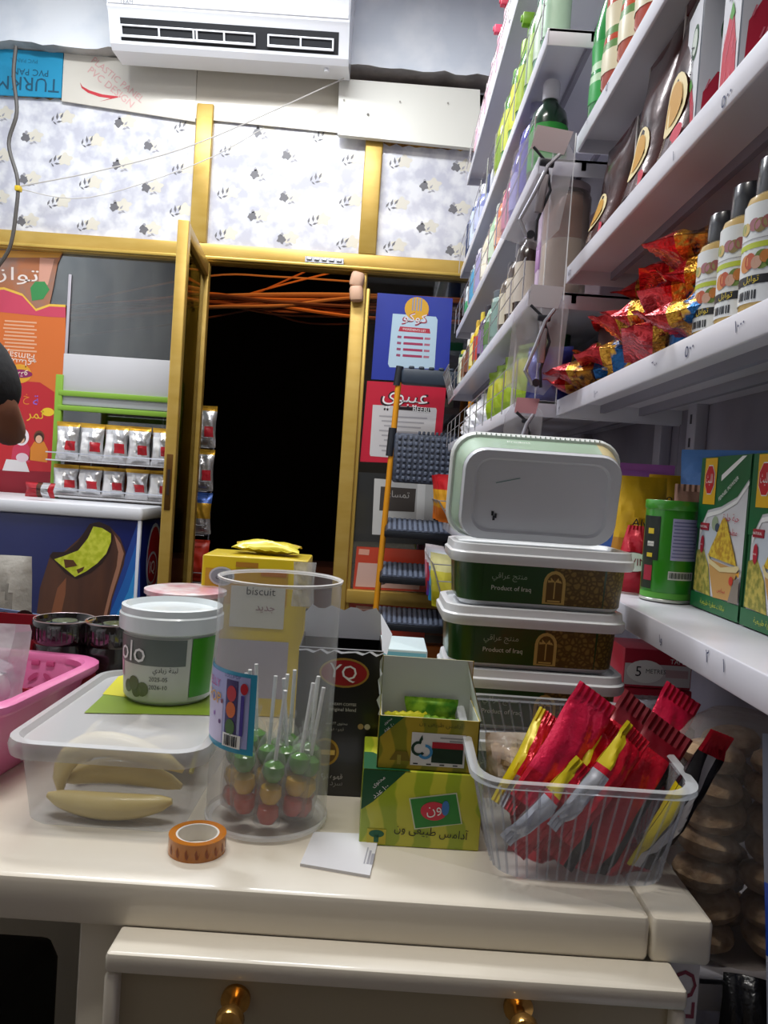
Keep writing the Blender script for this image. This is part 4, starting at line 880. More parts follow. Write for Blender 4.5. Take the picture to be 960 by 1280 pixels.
for i,(x,y,tx,ty) in enumerate(spots):
    M=T(cc[0]+x*.86,cc[1]+y*.86,CT+.006+.004*(i%3))@RY(tx)@RX(ty)@RZ(i); s='stacked fruit candy lollipop on white stick, '+lb[i]
    if i==0: l0.matrix_basis=M; l0['label']=s
    else: dup(l0,M,s)
# ------------------------------------------------------------------ clear box with banana shaped pieces
b0,b1,b2,b3=at(28,1038,.785),at(226,1048,.785),0,0
bxl,bxr=-.352,-.186; byf,byb=.785,1.06; bzt=.884
pb=thing('storage_box','clear lidded food box holding peeled bananas, near the counter\'s front','container',(0,0,0))
pc=CLEAR('f2f3f5',.10,.50,.14); pl_=CLEAR('f2f4f6',.40,.75,.14)
def lring(x0,x1,y0,y1,r,z): return [((x0+x1)/2+p[0],(y0+y1)/2+p[1],z) for p in rrect(x1-x0,y1-y0,r,6)]
m=MB(); m.loft([lring(bxl+.006,bxr-.006,byf+.006,byb-.006,.02,CT+.001),lring(bxl,bxr,byf,byb,.025,CT+.006),lring(bxl-.012,bxr+.012,byf-.006,byb+.01,.03,bzt)],pc,(True,False)); m.build('body',pb)
m=MB(); e=.022
m.loft([lring(bxl-e,bxr+e,byf-.016,byb+.02,.036,bzt-.008),lring(bxl-e-.002,bxr+e+.002,byf-.018,byb+.022,.038,bzt+.002),lring(bxl-e,bxr+e,byf-.016,byb+.02,.036,bzt+.009),lring(bxl-e+.008,bxr+e-.008,byf-.008,byb+.012,.03,bzt+.010),lring(bxl-e+.012,bxr+e-.012,byf-.004,byb+.008,.028,bzt+.004)],pl_,(False,True)); m.build('lid',pb)
m=MB(); TX=frame((0,0,bzt+.0045),(1,0,0),(0,1,0)); y0=at(0,0,1).y
g0=[atz(105,891,bzt+.005),atz(262,894,bzt+.005),atz(262,850,bzt+.005),atz(130,868,bzt+.005)]
m.flat([(p.x,p.y) for p in g0],P('7f9a2c',.35),TX,.0006); g1_=[atz(128,868,bzt+.005),atz(160,872,bzt+.005),atz(162,842,bzt+.005),atz(148,846,bzt+.005)]
m.flat([(p.x,p.y) for p in g1_],P('d9d43a',.35),TX,.001); m.build('lid_sticker',pb)
ban=N2('dfc574','f0dc9c',14,.42,0,.1,.3,.7,coat=.3)
def banana(pts,r,label,z0=0):
    m=MB(); P_=[Vector(p) for p in pts]; Q=[]
    for i in range(13):
        t=i/12; Q.append((1-t)**3*P_[0]+3*(1-t)**2*t*P_[1]+3*(1-t)*t*t*P_[2]+t**3*P_[3])
    R=[r*(.22+.78*math.sin(PI*i/12)**.55) for i in range(13)]
    m.tube(Q,R,ban,12); return tag(m.build('peeled_banana',smooth=60),label,'banana','peeled bananas in the clear box')
def bp(px,py,Y,z=None): q=at(px,py,Y); return (q.x,Y,max(CT+.02,q.z) if z is None else z)
banana([bp(58,1026,.815,.822),bp(110,1044,.808,.814),bp(160,1044,.808,.814),bp(214,1022,.815,.824)],.0142,'peeled banana lying straight along the front of the box')
banana([(-.333,.835,.817),(-.342,.838,.886),(-.27,.84,.884),(-.20,.84,.848)],.0142,'peeled banana arched highest at the left of the box')
banana([bp(80,1010,.845,.826),bp(120,990,.855,.842),bp(165,990,.855,.842),bp(226,1000,.845,.828)],.0142,'peeled banana lying just behind the front one')
banana([(-.335,.89,.818),(-.338,.92,.85),(-.325,.96,.862),(-.30,1.0,.856)],.0142,'peeled banana leaning along the left wall of the box')
banana([(-.29,.905,.842),(-.25,.905,.85),(-.215,.92,.858),(-.20,.96,.862)],.0142,'peeled banana rising to the right rear of the box')
banana([(-.30,.97,.822),(-.26,.98,.83),(-.22,.99,.835),(-.20,1.01,.825)],.016,'peeled banana lying at the back of the box')
m=MB(); m.tube([bp(236,1010,.90,.80+.022),bp(250,960,.94,.86)],.003,P('b0a84a',.5),6); tag(m.build('stick'),'thin olive stick inside the right side of the clear box','stick')
# round tub on top
rt=at(210,878,.945); oz=bzt+.0055
ro=thing('round_tub','round white lidded tub with grey olive label on the clear box','tub',T(at(211,850,.985).x,.985,oz))
rr=.062; rh=.118
m=MB(); m.lathe([(rr-.012,0),(rr-.008,.004),(rr-.003,rh-.026),(rr-.003,rh-.012)],P('c9d2c9',.3,coat=.2),40); m.build('body',ro)
m=MB(); m.lathe([(rr,rh-.030),(rr+.003,rh-.028),(rr+.003,rh-.010),(rr+.001,rh-.008),(rr+.001,rh),(rr-.004,rh+.001),(rr-.008,rh-.006),(.0,rh-.006)],P('e4edf0',.28,coat=.4),40,caps=(False,False)); m.build('lid',ro)
def rp(z): return rr-.0075+(z-.004)/(rh-.030)*.005+.0008
def rpatch(m,d0,d1,z0,z1,mat,o=0,n=14):
    A=[math.radians(d0+(d1-d0)*i/n) for i in range(n+1)]; m.add([((rp(z)+o)*math.cos(a),(rp(z)+o)*math.sin(a),z) for z in (z0,z1) for a in A],[(i,i+1,n+2+i,n+1+i) for i in range(n)],mat)
def rtext(m,t,deg,z,w,mat,o=.0012):
    vs,fs,tw,th=glyphs(t); k=w/tw; a=math.radians(deg)
    m.add([((rp(z)+o)*math.cos(a+v.x*k/rr),(rp(z)+o)*math.sin(a+v.x*k/rr),z+v.y*k) for v in vs],fs,mat)
m=MB(); rpatch(m,195,310,.006,.084,P('cfd3c9',.35)); rpatch(m,195,304,.050,.083,P('66706a',.35),.0004); rpatch(m,311,350,.010,.084,P('3f9a1e',.35),.0002)
rpatch(m,200,214,.03,.06,P('c9a0b0',.35),.0003)
rtext(m,'olo',234,.066,.046,PRINTW,.0014)
for a,z,s in ((228,.021,.008),(238,.026,.009),(243,.017,.008),(252,.02,.009)):
    n=14; aa=math.radians(a); m.add([((rp(z)+.001)*math.cos(aa+s/rr*math.cos(2*PI*i/n)),(rp(z)+.001)*math.sin(aa+s/rr*math.cos(2*PI*i/n)),z+s*math.sin(2*PI*i/n)) for i in range(n)],[tuple(range(n))],P('5d6a3e',.35))
rtext(m,'لبنة زبادي',280,.044,.032,INK); rtext(m,'2025-05',272,.034,.024,INK); rtext(m,'2026-10',272,.024,.024,INK); m.build('label',ro)
# tub with pink film behind
q=at(232,745,1.16); ft=thing('round_tub','clear round tub with pink and white film lid, behind the olive tub','tub',T(q.x,1.16,CT))
fh=at(232,738,1.16).z-CT; m=MB(); m.lathe([(.042,0),(.046,.005),(.056,fh-.02),(.058,fh-.004)],CLEAR('e9eaec',.35,.7),32); m.build('body',ft)
m=MB(); m.lathe([(.058,fh-.006),(.061,fh-.004),(.061,fh+.002),(.052,fh+.004),(.0,fh+.004)],N2('d99aa4','ece6e8',22,.3,coat=.4),32,caps=(False,False)); m.build('film_lid',ft)
m=MB(); m.lathe([(.044,.006),(.052,fh*.8)],P('b9a392',.7),24); m.build('filling',ft)
# yellow carton
ya,yb=at(252,720,1.2),at(384,725,1.2); yz=at(300,696,1.2).z
yc=thing('yellow_carton','yellow carton with oval badge and loose packet, behind the clear cylinder','box',T((ya.x+yb.x)/2,1.2,CT)@RZ(.03)); W=yb.x-ya.x; Hy=yz-CT
m=MB(); m.rbox(-W/2,W/2,0,.11,0,Hy,.003,P('d9bf1e',.35,coat=.3)); m.build('carton',yc)
m=MB(); X=FRONT; m.rect(-W/2+.006,W/2-.03,Hy-.075,Hy-.02,P('c79a1c',.4),X,.0006); m.rect(.01,.05,Hy-.028,Hy-.018,P('b9701c',.4),X,.001); m.rect(-.03,.005,Hy-.016,Hy-.008,P('b9801c',.4),X,.001); m.oval(-W/2+.032,Hy-.032,.020,.015,P('c9d0d2',.35),X,.001); m.oval(-W/2+.032,Hy-.032,.017,.012,P('8f9aa2',.35),X,.0014); m.text('بيفل',-W/2+.032,Hy-.032,PRINTK,X,w=.018,off=.002)
m.rect(-.035,.05,Hy-.11,Hy-.045,P('cfcfc6',.4),X,.001); m.text('biscuit',.012,Hy-.052,INK,X,w=.045,off=.002); m.text('جديد',.02,Hy-.08,P('8a5a6a',.4),X,w=.03,off=.002); m.rect(-.06,.06,.03,Hy-.13,P('a9a4b2',.4),X,.001); m.build('print',yc)
m=MB(); m.pillow(.11,.05,.020,lambda u,v,f:P('dfd02a',.3,.1) if v<.7 else P('c9a91e',.3),9,wr=.2); o=m.build('biscuit_packet'); o.matrix_basis=T((ya.x+yb.x)/2+.008,1.24,yz+.010)@RX(-PI/2+.1); tag(o,'yellow packet lying on top of the yellow carton','packet')
m=MB(); m.pillow(.035,.07,.02,lambda u,v,f:CLEAR('eeeeee',.3,.8,.1,.5,50),2,wr=.5,crimp=.03); o=m.build('film_scrap'); o.matrix_basis=T(yb.x-.004,1.19,yz-.07); tag(o,'scrap of clear film at the right corner of yellow carton','film')
# ------------------------------------------------------------------ tape and card
q=atz(246,1062,CT); tp=thing('tape_roll','small roll of amber sticky tape lying in front of the cylinder','tape',T(q.x,q.y,CT)@RZ(.3))
am=P('c9781c',.18,coat=.6); m=MB(); m.lathe([(.0215,.0),(.0285,0),(.0285,.0175),(.0215,.0175),(.0215,0)],am,36,caps=(False,False))
for i in range(9):
    a=3.6+i*.35; m.add([(.0288*math.cos(a+dx),.0288*math.sin(a+dx),.009+dz) for dx,dz in ((-.09,0),(-.03,.004),(.03,-.003),(.10,.002),(.02,-.006),(-.05,-.005))],[tuple(range(6))],P('9a4a10',.3))
m.build('tape',tp)
m=MB(); m.lathe([(.0195,0.0005),(.0215,0.0005),(.0215,.0172),(.0195,.0172),(.0195,.0005)],P('ece8e0',.5),36,caps=(False,False)); m.build('core',tp)
cpts=[atz(375,1083,CT),atz(462,1098,CT),atz(474,1046,CT),atz(392,1043,CT)]
cm=sum(cpts,Vector())/4; cd=thing('card','small white card lying flat on the counter before the green box','card',T(cm.x,cm.y,CT))
m=MB(); m.slab([(p.x-cm.x,p.y-cm.y) for p in cpts],.003,P('e6e6ea',.4),z0=.0); m.build('card_stack',cd)
TX=frame((0,0,.003),(1,-.10,0),(0,1,0)); m=MB()
for k in range(3): m.rect(.030,.0312+.001*k,-.022,.012-.006*k,P('a9a9b4',.4),TX@T(k*.003-.004,0,0),.0004)
m.build('print',cd)
# ------------------------------------------------------------------ pink basket, red carton with jars
zr=.905; r1,r2=atz(127,832,zr),atz(-4,938,zr)
pk=thing('pink_basket','bright pink plastic basket with cut-out pattern at the counter\'s left','basket',T(-.57,.975,CT)@RZ(-.10))
pm=P('e77ab0',.32,coat=.3); pm2=P('c4497f',.4)
hw,hd=.175,.135   # half sizes at rim
m=MB(); m.loft([[(p[0],p[1],0) for p in rrect(2*hw-.07,2*hd-.07,.03)],[(p[0],p[1],.006) for p in rrect(2*hw-.06,2*hd-.06,.035)],[(p[0],p[1],zr-CT-.014) for p in rrect(2*hw-.016,2*hd-.016,.04)]],pm,(True,False))
inn=[[(p[0],p[1],.005) for p in rrect(2*hw-.066,2*hd-.066,.033)],[(p[0],p[1],zr-CT-.012) for p in rrect(2*hw-.022,2*hd-.022,.038)]]; m.loft(inn,pm,(True,False))
# cut-outs on the back and right walls: two rows of slots and leaf shapes
def holes(m,Xf,w):
    n=int(w/.022)
    for i in range(n):
        x=-w/2+.022*(i+.5)
        m.rbox(x-.006,x+.006,.028-.004,.028+.003,-.0012,.0012,.0009,pm2,X=Xf)
        m.oval(x,.008,.009,.0035,pm2,Xf@T(x,.008,0)@RZ(.7 if i%2 else -.7)@T(-x,-.008,0),.0012,10)
        m.oval(x,-.010,.006,.004,pm2,Xf,.0012,10)
hb=frame((0,hd-.019,.065),(1,0,0),(0,.22,1)); holes(m,hb,2*hw-.09)
hr=frame((hw-.019,0,.065),(0,-1,0),(.22,0,1)); holes(m,hr,2*hd-.09)
m.build('body',pk)
m=MB(); R=lambda i,z:[(p[0],p[1],z) for p in rrect(2*hw+i,2*hd+i,.045)]
h_=zr-CT; m.loft([R(-.018,h_-.014),R(.006,h_-.014),R(.012,h_-.010),R(.012,h_-.002),R(.006,h_),R(-.016,h_),R(-.022,h_-.004),R(-.022,h_-.012)],pm,(False,False)); m.build('rim',pk)
m=MB(); m.pillow(.20,.17,.12,lambda u,v,f:CLEAR('f6f6f8',.55,.85,.12,.6,40),12,wr=.35,crimp=.03,zig=False); o=m.build('clear_bag'); o.matrix_basis=T(-.525,.935,.807)@RZ(.2)
tag(o,'crumpled clear bag of white goods inside the pink basket','bag')
m=MB()
for i in range(8): m.lathe([(.004,-.03),(.022,-.018),(.026,.0),(.02,.02),(.004,.03)],P('e9e9ec',.6),10,((i%4-1.5)*.038,(i//4-.5)*.03,.05+.04*(i%2)))
m.build('contents',o)
# red tray carton
rc=thing('red_carton','dark red open carton behind the pink basket holding black jars','box',T(-.62,1.19,CT)@RZ(-.02))
rd=P('8a1524',.4); w2,d2,h2=.22,.13,at(100,775,1.3).z-CT
m=MB(); t=.003
m.box(-w2,w2,-d2,-d2+t,0,h2*.55,rd); m.box(-w2,w2,d2-t,d2,0,h2,rd); m.box(w2-t,w2,-d2,d2,0,h2*.8,rd); m.box(-w2,-w2+t,-d2,d2,0,h2,rd); m.box(-w2,w2,-d2,d2,0,t,rd); m.build('carton',rc)
pf=[(-.4,0),(0,0),(0,.06),(-.4,.085)]
q=at(60,790,1.15); zt=q.z
m=MB(); X=frame((at(62,800,1.14).x,1.14,CT),(1,.55,0),(0,0,1))
hh=at(30,765,1.1).z-CT
m=MB(); Yc=1.335; cxy=on([(-30,758),(20,765),(72,772),(150,783),(150,800),(-30,800)],Yc)
m.slab([(p[0],p[1]) for p in on([(-60,752),(10,762),(72,772),(60,790),(20,830),(-60,850)],Yc)],.003,P('6f8ab4',.4),frame((0,Yc+.003,0),(1,0,0),(0,0,1))); o=m.build('printed_flap')
tag(o,'blue printed carton flap with small drawn faces at the left edge','carton flap'); o.name='carton_flap'
m=MB(); X=fr(0,Yc,0)
for px,py in ((5,780),(31,778)):
    c=at(px,py,Yc); m.oval(c.x,c.z,.020,.022,P('2a1a16',.4),X,.0006); m.oval(c.x+.002,c.z-.006,.014,.014,P('c9865e',.4),X,.001); m.oval(c.x+.004,c.z-.028,.02,.010,P('b8402c',.4),X,.0008)
m.build('drawn_faces',o)
gl=P('141012',.12,coat=.8)
jr=None
for i,(px,py,lb) in enumerate(((80,795,'black round jar with glossy lid, left one in the red carton'),(142,800,'black round jar with glossy lid, partly behind the olive tub'))):
    q=at(px,py,1.15)
    if jr is None:
        jr=thing('black_jar',lb,'jar',T(q.x,1.15,CT+.004),'black jars in the red carton'); hj=.142
        m=MB(); m.lathe([(.038,0),(.043,.005),(.043,hj-.04),(.039,hj-.03)],P('1d1416',.2,coat=.6),32); m.build('body',jr)
        m=MB(); m.lathe([(.043,hj-.034),(.046,hj-.03),(.046,hj-.006),(.044,hj),(.040,hj+.001),(.038,hj-.005),(.020,hj-.005),(.018,hj-.003),(0,hj-.003)],gl,36,caps=(False,False))
        for k in range(40): a=2*PI*k/40; m.tube([(.0462*math.cos(a),.0462*math.sin(a),hj-.028),(.0462*math.cos(a),.0462*math.sin(a),hj-.008)],.0009,gl,4)
        m.build('lid',jr)
        m=MB(); m.lathe([(.0405,hj-.001),(.044,hj+.0006),(.0445,hj-.002)],P('b9a9a6',.25,.5),36,caps=(False,False)); m.build('lid_ring',jr)
    else: dup(jr,T(q.x,1.155,CT+.004),lb)
# ------------------------------------------------------------------ wall shelving on the right
XN,XF,XB=.345,.27,.605; YS,YE=1.60,3.38
shm=P('dcdce6',.38,coat=.2); shu=P('8f8d9b',.5); bp_=N2('7d7884','918c99',4,.6); ink=P('27345e',.5)
NL={'T':1.915,'A':1.65,'B':1.378,'C':1.036,'D':.70,'E':.44}
FL={'b':2.53,'a':2.13,'e':1.87,'f':1.60,'g':1.375,'h':1.036,'i':.70}
un=thing('shelf_unit','near white metal wall shelving beside the counter with inked price marks','shelving',(0,0,0))
def shelf(m_par,x0,y0,y1,z,lip=.034,name='shelf'):
    m=MB(); m.rbox(x0,x0+.006,y0,y1,z-lip,z,.0025,shm); m.box(x0+.004,XB,y0,y1,z-.006,z-.0005,shm)
    m.box(x0+.09,x0+.10,y0,y1,z-.022,z-.006,shu); m.box(XB-.09,XB-.08,y0,y1,z-.022,z-.006,shu)
    m.rbox(x0,XB,y0,y0+.004,z-lip,z,.001,shm); m.rbox(x0,XB,y1-.004,y1,z-lip,z,.001,shm)
    return m.build(name,m_par)
for k,z in NL.items(): 
    s=shelf(un,XN if k!='E' else .325,.30 if k!='D' else .765,YS-.004,z)
    m=MB()
    marks={'A':[(712,340,'٧٥٠'),(908,128,'٥٠٠'),(842,195,'ا')],'B':[(745,491,'١٠٠٠'),(818,456,'٦٠٠'),(862,437,'٥٠٠'),(925,405,'١٠٠٠'),(699,512,'٣')],'C':[(826,800,'ﻭ١'),(885,817,'٢'),(905,832,'١')],'T':[(735,140,'١'),(760,98,'٥٠')]}.get(k,[])
    for px,py,t in marks:
        q=atx(px,py,XN-.0005); zz=min(max(q.z,z-.024),z-.010); m.text(t,0,0,ink,ai(XN-.0002,q.y,zz),h=.013,rot=.15,off=.0008)
    if marks: m.build('price_marks',s)
m=MB()
m.box(XB,XB+.012,.30,YS,.0,3.3,bp_)
for y in (.62,1.05,1.48):
    m.rbox(XB-.025,XB,y-.02,y+.02,0,3.3,.003,P('a6a3b0',.45))
    for i in range(60): m.box(XB-.0258,XB-.0248,y-.004,y+.004,.3+i*.045,.318+i*.045,P('2c2a33',.7))
m.build('back_panel',un)
uf=thing('shelf_unit','far white metal wall shelving reaching to the glass shop front','shelving',(0,0,0))
for k,z in FL.items():
    s=shelf(uf,XF,YS,YE,z); 
m=MB(); m.box(XB,XB+.012,YS+.002,YE,0,3.3,bp_)
m.rbox(XF+.03,XF+.05,1.90,1.925,1.39,1.60,.003,P('b9b6ae',.5))
for y in (1.66,2.3,2.95,3.34): m.rbox(XB-.025,XB,y-.02,y+.02,0,3.3,.003,P('a6a3b0',.45))
m.build('back_panel',uf)
# pink underside bracket seen behind the tall jar
wire=P('c9c9cc',.3,.85)
GN={'b':'topmost','a':'second highest','e':'third highest','f':'fourth highest','g':'fifth highest'}
for k,h,y0 in (('b',.06,1.9),('a',.11,1.62),('e',.09,1.62),('f',.07,1.62),('g',.085,1.62)):
    z=FL[k]; m=MB(); n=int((YE-y0)/.16)
    for f in (.5,1.0): m.tube([(XF-.006,y0,z+h*f+.002),(XF-.006,YE-.01,z+h*f+.002)],.0012,wire,5)
    for i in range(n+1): y=y0+(YE-.01-y0)*i/n; m.tube([(XF-.008,y,z-.015),(XF-.008,y,z+h)],.0016,wire,5)
    tag(m.build('wire_guard'),'thin wire guard along the front of the %s far shelf'%GN[k],'wire guard')
# wire display at the far end of fourth shelf: crossed wires
m=MB()
for i in range(5): m.tube([(XF-.012,3.36-.05*i,FL['f']-.05),(XF-.045,3.30-.05*i,FL['f']+.07)],.002,wire,5); m.tube([(XF-.012,3.30-.05*i,FL['f']-.05),(XF-.045,3.36-.05*i,FL['f']+.07)],.002,wire,5)
m.tube([(XF-.045,3.06,FL['f']+.07),(XF-.045,3.38,FL['f']+.07)],.0025,wire,5); m.tube([(XF-.012,3.06,FL['f']-.05),(XF-.012,3.38,FL['f']-.05)],.0025,wire,5)
tag(m.build('wire_basket'),'crossed wire basket front sticking out at the window end of fourth shelf','wire basket')

# ---- bottles
def bottle(kind,label,M,h,r,body,cap,lab_=None,group=None,cat='bottle',name='bottle',sx=1,sy=1,lab2=None,n=18):
    t=thing(name,label,cat,M,group); B=MB(); K=MB(); Lb=None
    if kind=='round': bp=[(r*.88,0),(r,.008),(r,h*.60),(r*.86,h*.70),(r*.42,h*.79),(r*.36,h*.83)]; cp=[(r*.46,h*.82),(r*.46,h*.97),(r*.40,h),(0,h)]; l0,l1=.12,.55
    elif kind=='soda': bp=[(r*.8,0),(r,.012),(r,h*.30),(r*.90,h*.38),(r*.98,h*.46),(r*.98,h*.58),(r*.72,h*.74),(r*.36,h*.89),(r*.34,h*.93)]; cp=[(r*.42,h*.92),(r*.42,h*.99),(r*.38,h),(0,h)]; l0,l1=.10,.50
    elif kind=='lotion': bp=[(r*.8,0),(r*.95,.010),(r,h*.35),(r*.95,h*.62),(r*.70,h*.78),(r*.5,h*.82)]; cp=[(r*.55,h*.81),(r*.52,h*.97),(r*.45,h),(0,h)]; l0,l1=.15,.55
    elif kind=='can': bp=[(r*.9,0),(r,.006),(r,h*.86),(r*.8,h*.90)]; cp=[(r*.84,h*.88),(r*.84,h*.97),(r*.74,h),(0,h)]; l0,l1=.1,.8
    elif kind=='spray': bp=[(r*.85,0),(r,.008),(r,h*.52),(r*.7,h*.64),(r*.4,h*.74),(r*.36,h*.78)]; cp=[(r*.42,h*.77),(r*.42,h*.83),(r*.36,h*.85),(r*.36,h*.90)]; l0,l1=.1,.5
    elif kind=='spice': bp=[(r*.94,0),(r,.004),(r,h*.70),(r*.93,h*.75),(r*.74,h*.775)]; cp=[(r*.72,h*.765),(r*.74,h*.78),(r*.72,h*.99),(r*.68,h),(0,h)]; l0,l1=.10,.64
    elif kind=='jar': bp=[(r*.92,0),(r,.006),(r,h*.84),(r*.92,h*.88)]; cp=[(r*.97,h*.87),(r*.97,h*.99),(r*.93,h),(0,h)]; l0,l1=.12,.78
    B.lathe(bp,body,n,sx=sx,sy=sy); B.build('body',t)
    K.lathe(cp,cap,n,sx=sx,sy=sy)
    if kind=='spray': K.rbox(-r*1.0,r*.45,-r*.32,r*.32,h*.89,h*1.0,r*.1,cap); K.rbox(-r*.55,-r*.35,-r*.12,r*.12,h*.72,h*.90,r*.05,cap); K.rbox(-r*1.12,-r*.98,-r*.15,r*.15,h*.925,h*.98,r*.05,cap)
    K.build('cap',t)
    if lab_:
        q=MB(); zs=[h*l0+(h*l1-h*l0)*i/3 for i in range(4)]
        def rad(z):
            for (r0,z0),(r1,z1) in zip(bp,bp[1:]):
                if z0<=z<=z1: return r0+(r1-r0)*(z-z0)/(z1-z0+1e-9)
            return r
        q.lathe([(rad(z)+.0012,z) for z in zs],(lambda i:(lab_,lab2 or lab_,lab_)[min(2,i//n)]),n,sx=sx,sy=sy,caps=(False,False)); q.build('label',t)
    return t
def Bm(h,**k): return P(h,.22,coat=.5,**k)
def pk_mf(*cs):
    ms=[P(c,.32,.15,.15,50) for c in cs]
    return lambda u,v,f: ms[min(len(ms)-1,int(v*len(ms)))]
def packet(label,M,w,h,t,cs,group=None,name='packet',cat='packet',seed=1,wr=.2):
    m=MB(); m.pillow(w,h,t,pk_mf(*cs) if not callable(cs) else cs,seed,wr=wr); o=m.build(name); o.matrix_basis=M; return tag(o,label,cat,group)
def at_shelf(k,d,dx=.055,side='f'): return T((XF if side=='f' else XN)+dx,d,(FL if side=='f' else NL)[k]+.0005)
nth=['nearest','second','third','fourth','fifth','sixth','seventh','eighth','ninth','tenth','eleventh','twelfth']
def row(k,items,shelfname):
    for i,(d,kind,h,r,b,c,l,what) in enumerate(items):
        lb='%s, %s%s on the %s far shelf'%(what, nth[i], '' if i==0 else ' from near end', shelfname)
        if kind=='pack': packet(lb,at_shelf(k,d,.05)@RZ(-PI/2+.5),r*2,h,.045,[b,c,l] if l else [b,c],'goods on the %s far shelf'%shelfname,seed=i)
        elif kind=='box':
            m=MB(); m.rbox(-r,r,-r*.6,r*.6,0,h,.003,P(b,.4)); m.rbox(-r-.0008,r+.0008,-r*.6-.0008,r*.6+.0008,h*.3,h*.6,.002,P(c,.4)); o=m.build('carton'); o.matrix_basis=at_shelf(k,d,.06); tag(o,lb,'box','goods on the %s far shelf'%shelfname)
        else: bottle(kind,lb,at_shelf(k,d,r+.004),h,r,Bm(b),P(c,.35),P(l,.4) if l else None,'goods on the %s far shelf'%shelfname)
row('b',[(2.16,'can',.31,.034,'17171a','1a1a1c','d9c52a','black can with yellow band'),(2.30,'can',.25,.03,'3c3f4e','8f93a6','c9cbd6','dark grey striped can'),(2.44,'spray',.27,.034,'efeef0','c82f4d','e7c3cc','white spray bottle with red trigger'),
 (2.58,'spray',.27,.034,'f2eff0','c2304a','e9a9b7','white spray bottle with red head'),(2.72,'spray',.26,.034,'f4eef0','d24a66','f0c9d4','pale spray bottle with red trigger'),(2.88,'lotion',.22,.036,'f0d7de','f3eef0','e6aebe','pale pink lotion bottle'),(3.04,'lotion',.21,.036,'eecad6','f2edef','f4e2e8','pink and white lotion bottle'),(3.20,'lotion',.21,.036,'f1dfe4','f4f1f2','e9b4c4','whitish pink lotion bottle')],'topmost')
row('a',[(1.70,'round',.25,.030,'6f9f7c','1d2422','a9c9ae','grey green bottle with dark cap'),(1.79,'round',.27,.034,'8fb9a6','232827','c9d9c6','pale teal bottle with black cap'),(1.90,'round',.27,.036,'5e9a3c','3f7d2b','a9c66a','bright green bottle'),(2.02,'spray',.28,.036,'2f7a34','7fb52f','a9c02f','green spray bottle with lime head'),
 (2.14,'round',.28,.036,'57a03a','9ac24b','d6d94a','lime green bottle with yellow label'),(2.27,'round',.27,.036,'3c8a2f','8fc04a','c9d24a','leaf green bottle'),(2.41,'lotion',.25,.036,'a9b42f','c7d0a0','7d9a2a','olive yellow bottle'),(2.62,'box',.20,.04,'1d2340','c9ccd6',None,'tall navy carton'),(2.78,'box',.17,.036,'24305e','8a94b8',None,'short navy carton'),
 (2.94,'lotion',.20,.034,'7f86b8','dfe0ea','b9bede','lavender bottle'),(3.10,'can',.19,.032,'3a5a9a','e3e6ee','c9d4ea','blue dotted can with white cap'),(3.25,'can',.19,.032,'5a6aa2','d9dce6','27365e','slate blue can')],'second highest')
row('e',[(1.76,'round',.235,.042,'123a22','e4e2ea','2f9a3c','big dark green bottle with white cap'),(1.90,'round',.265,.036,'4b46a6','c4c2e2','5a56b8','violet bottle'),(2.02,'lotion',.235,.034,'5a55b4','8f8cd0','a9a6de','slim violet bottle'),(2.15,'lotion',.20,.036,'c94a74','e9c9b8','e28aa6','deep pink lotion bottle'),(2.28,'lotion',.19,.036,'d9805a','e6c4ae','efb79a','orange lotion bottle'),
 (2.42,'lotion',.20,.036,'a9cba6','dfe9da','cfe0c6','pale green lotion bottle'),(2.60,'soda',.20,.036,'d9cdb4','e4dccb','e9e2d2','cream bottle'),(2.78,'can',.17,.036,'b2abc9','d6d0e2','9a92ba','lilac can'),(2.94,'can',.16,.04,'7fb7d0','d9e8f0','4f96bc','sky blue can'),(3.08,'box',.16,.042,'e2e6ec','d95a86',None,'white carton with pink band'),(3.24,'box',.15,.042,'dfe9ee','3fa06a',None,'white carton with green band')],'third highest')
row('f',[(1.68,'box',.20,.032,'d9c3dc','b488c0',None,'lilac carton'),(1.83,'round',.215,.030,'3a2c28','9a96a2','c9bfb2','brown bottle with grey cap'),(1.95,'round',.205,.030,'4a3a32','6a6670','cfc5b6','tall brown sauce bottle'),(2.07,'round',.19,.030,'5a4a3c','4a4650','d2c9b4','tan and brown bottle'),(2.22,'jar',.15,.040,'9fb4ae','5a626a','7f9a92','teal glass jar'),
 (2.38,'lotion',.17,.034,'8fae9a','2b2f33','5c7f4a','green label bottle with black lid'),(2.52,'round',.18,.030,'4a3550','2a2230','8a6a9a','purple bottle'),(2.66,'round',.19,.034,'d9b81c','e9cf3c','c23a2c','yellow bottle'),(2.79,'round',.19,.034,'e0c02a','d9b02a','e6d98a','yellow bottle with pale label'),(2.92,'round',.17,.028,'4a2c24','d9d2c6','7a4a3a','brown bottle with white cap'),
 (3.05,'round',.17,.030,'cfc3ae','e6e2da','8a5a3a','whitish bottle'),(3.19,'can',.15,.036,'1f5a2a','b9ae2a','d9dcc0','dark green can with olive top'),],'fourth highest')
gp=('b6cc3a','8fb52a','c9c24a')
for i,d in enumerate((1.84,2.02,2.17,2.32)):
    packet('lime green packet behind the wire guard, %s from the near end'%nth[i] if i else 'lime green packet behind the wire guard, nearest one',at_shelf('g',d,.06)@RZ(-PI/2+.45),.12,.165,.05,[('93b23a'),('a9c42a'),('c3c43c'),('86a828')],'lime packets on the fifth far shelf',seed=50+i)
for i in range(6): bottle('round','bottle with dark green cap in the row behind lime packets, %s'%(nth[i]+(' from near end' if i else ' one')),at_shelf('g',2.0+i*.10,.17),.225,.034,Bm('b9c6b0'),P('0d5a34',.4),P('7a9a4a',.4),'green capped bottles',n=14)
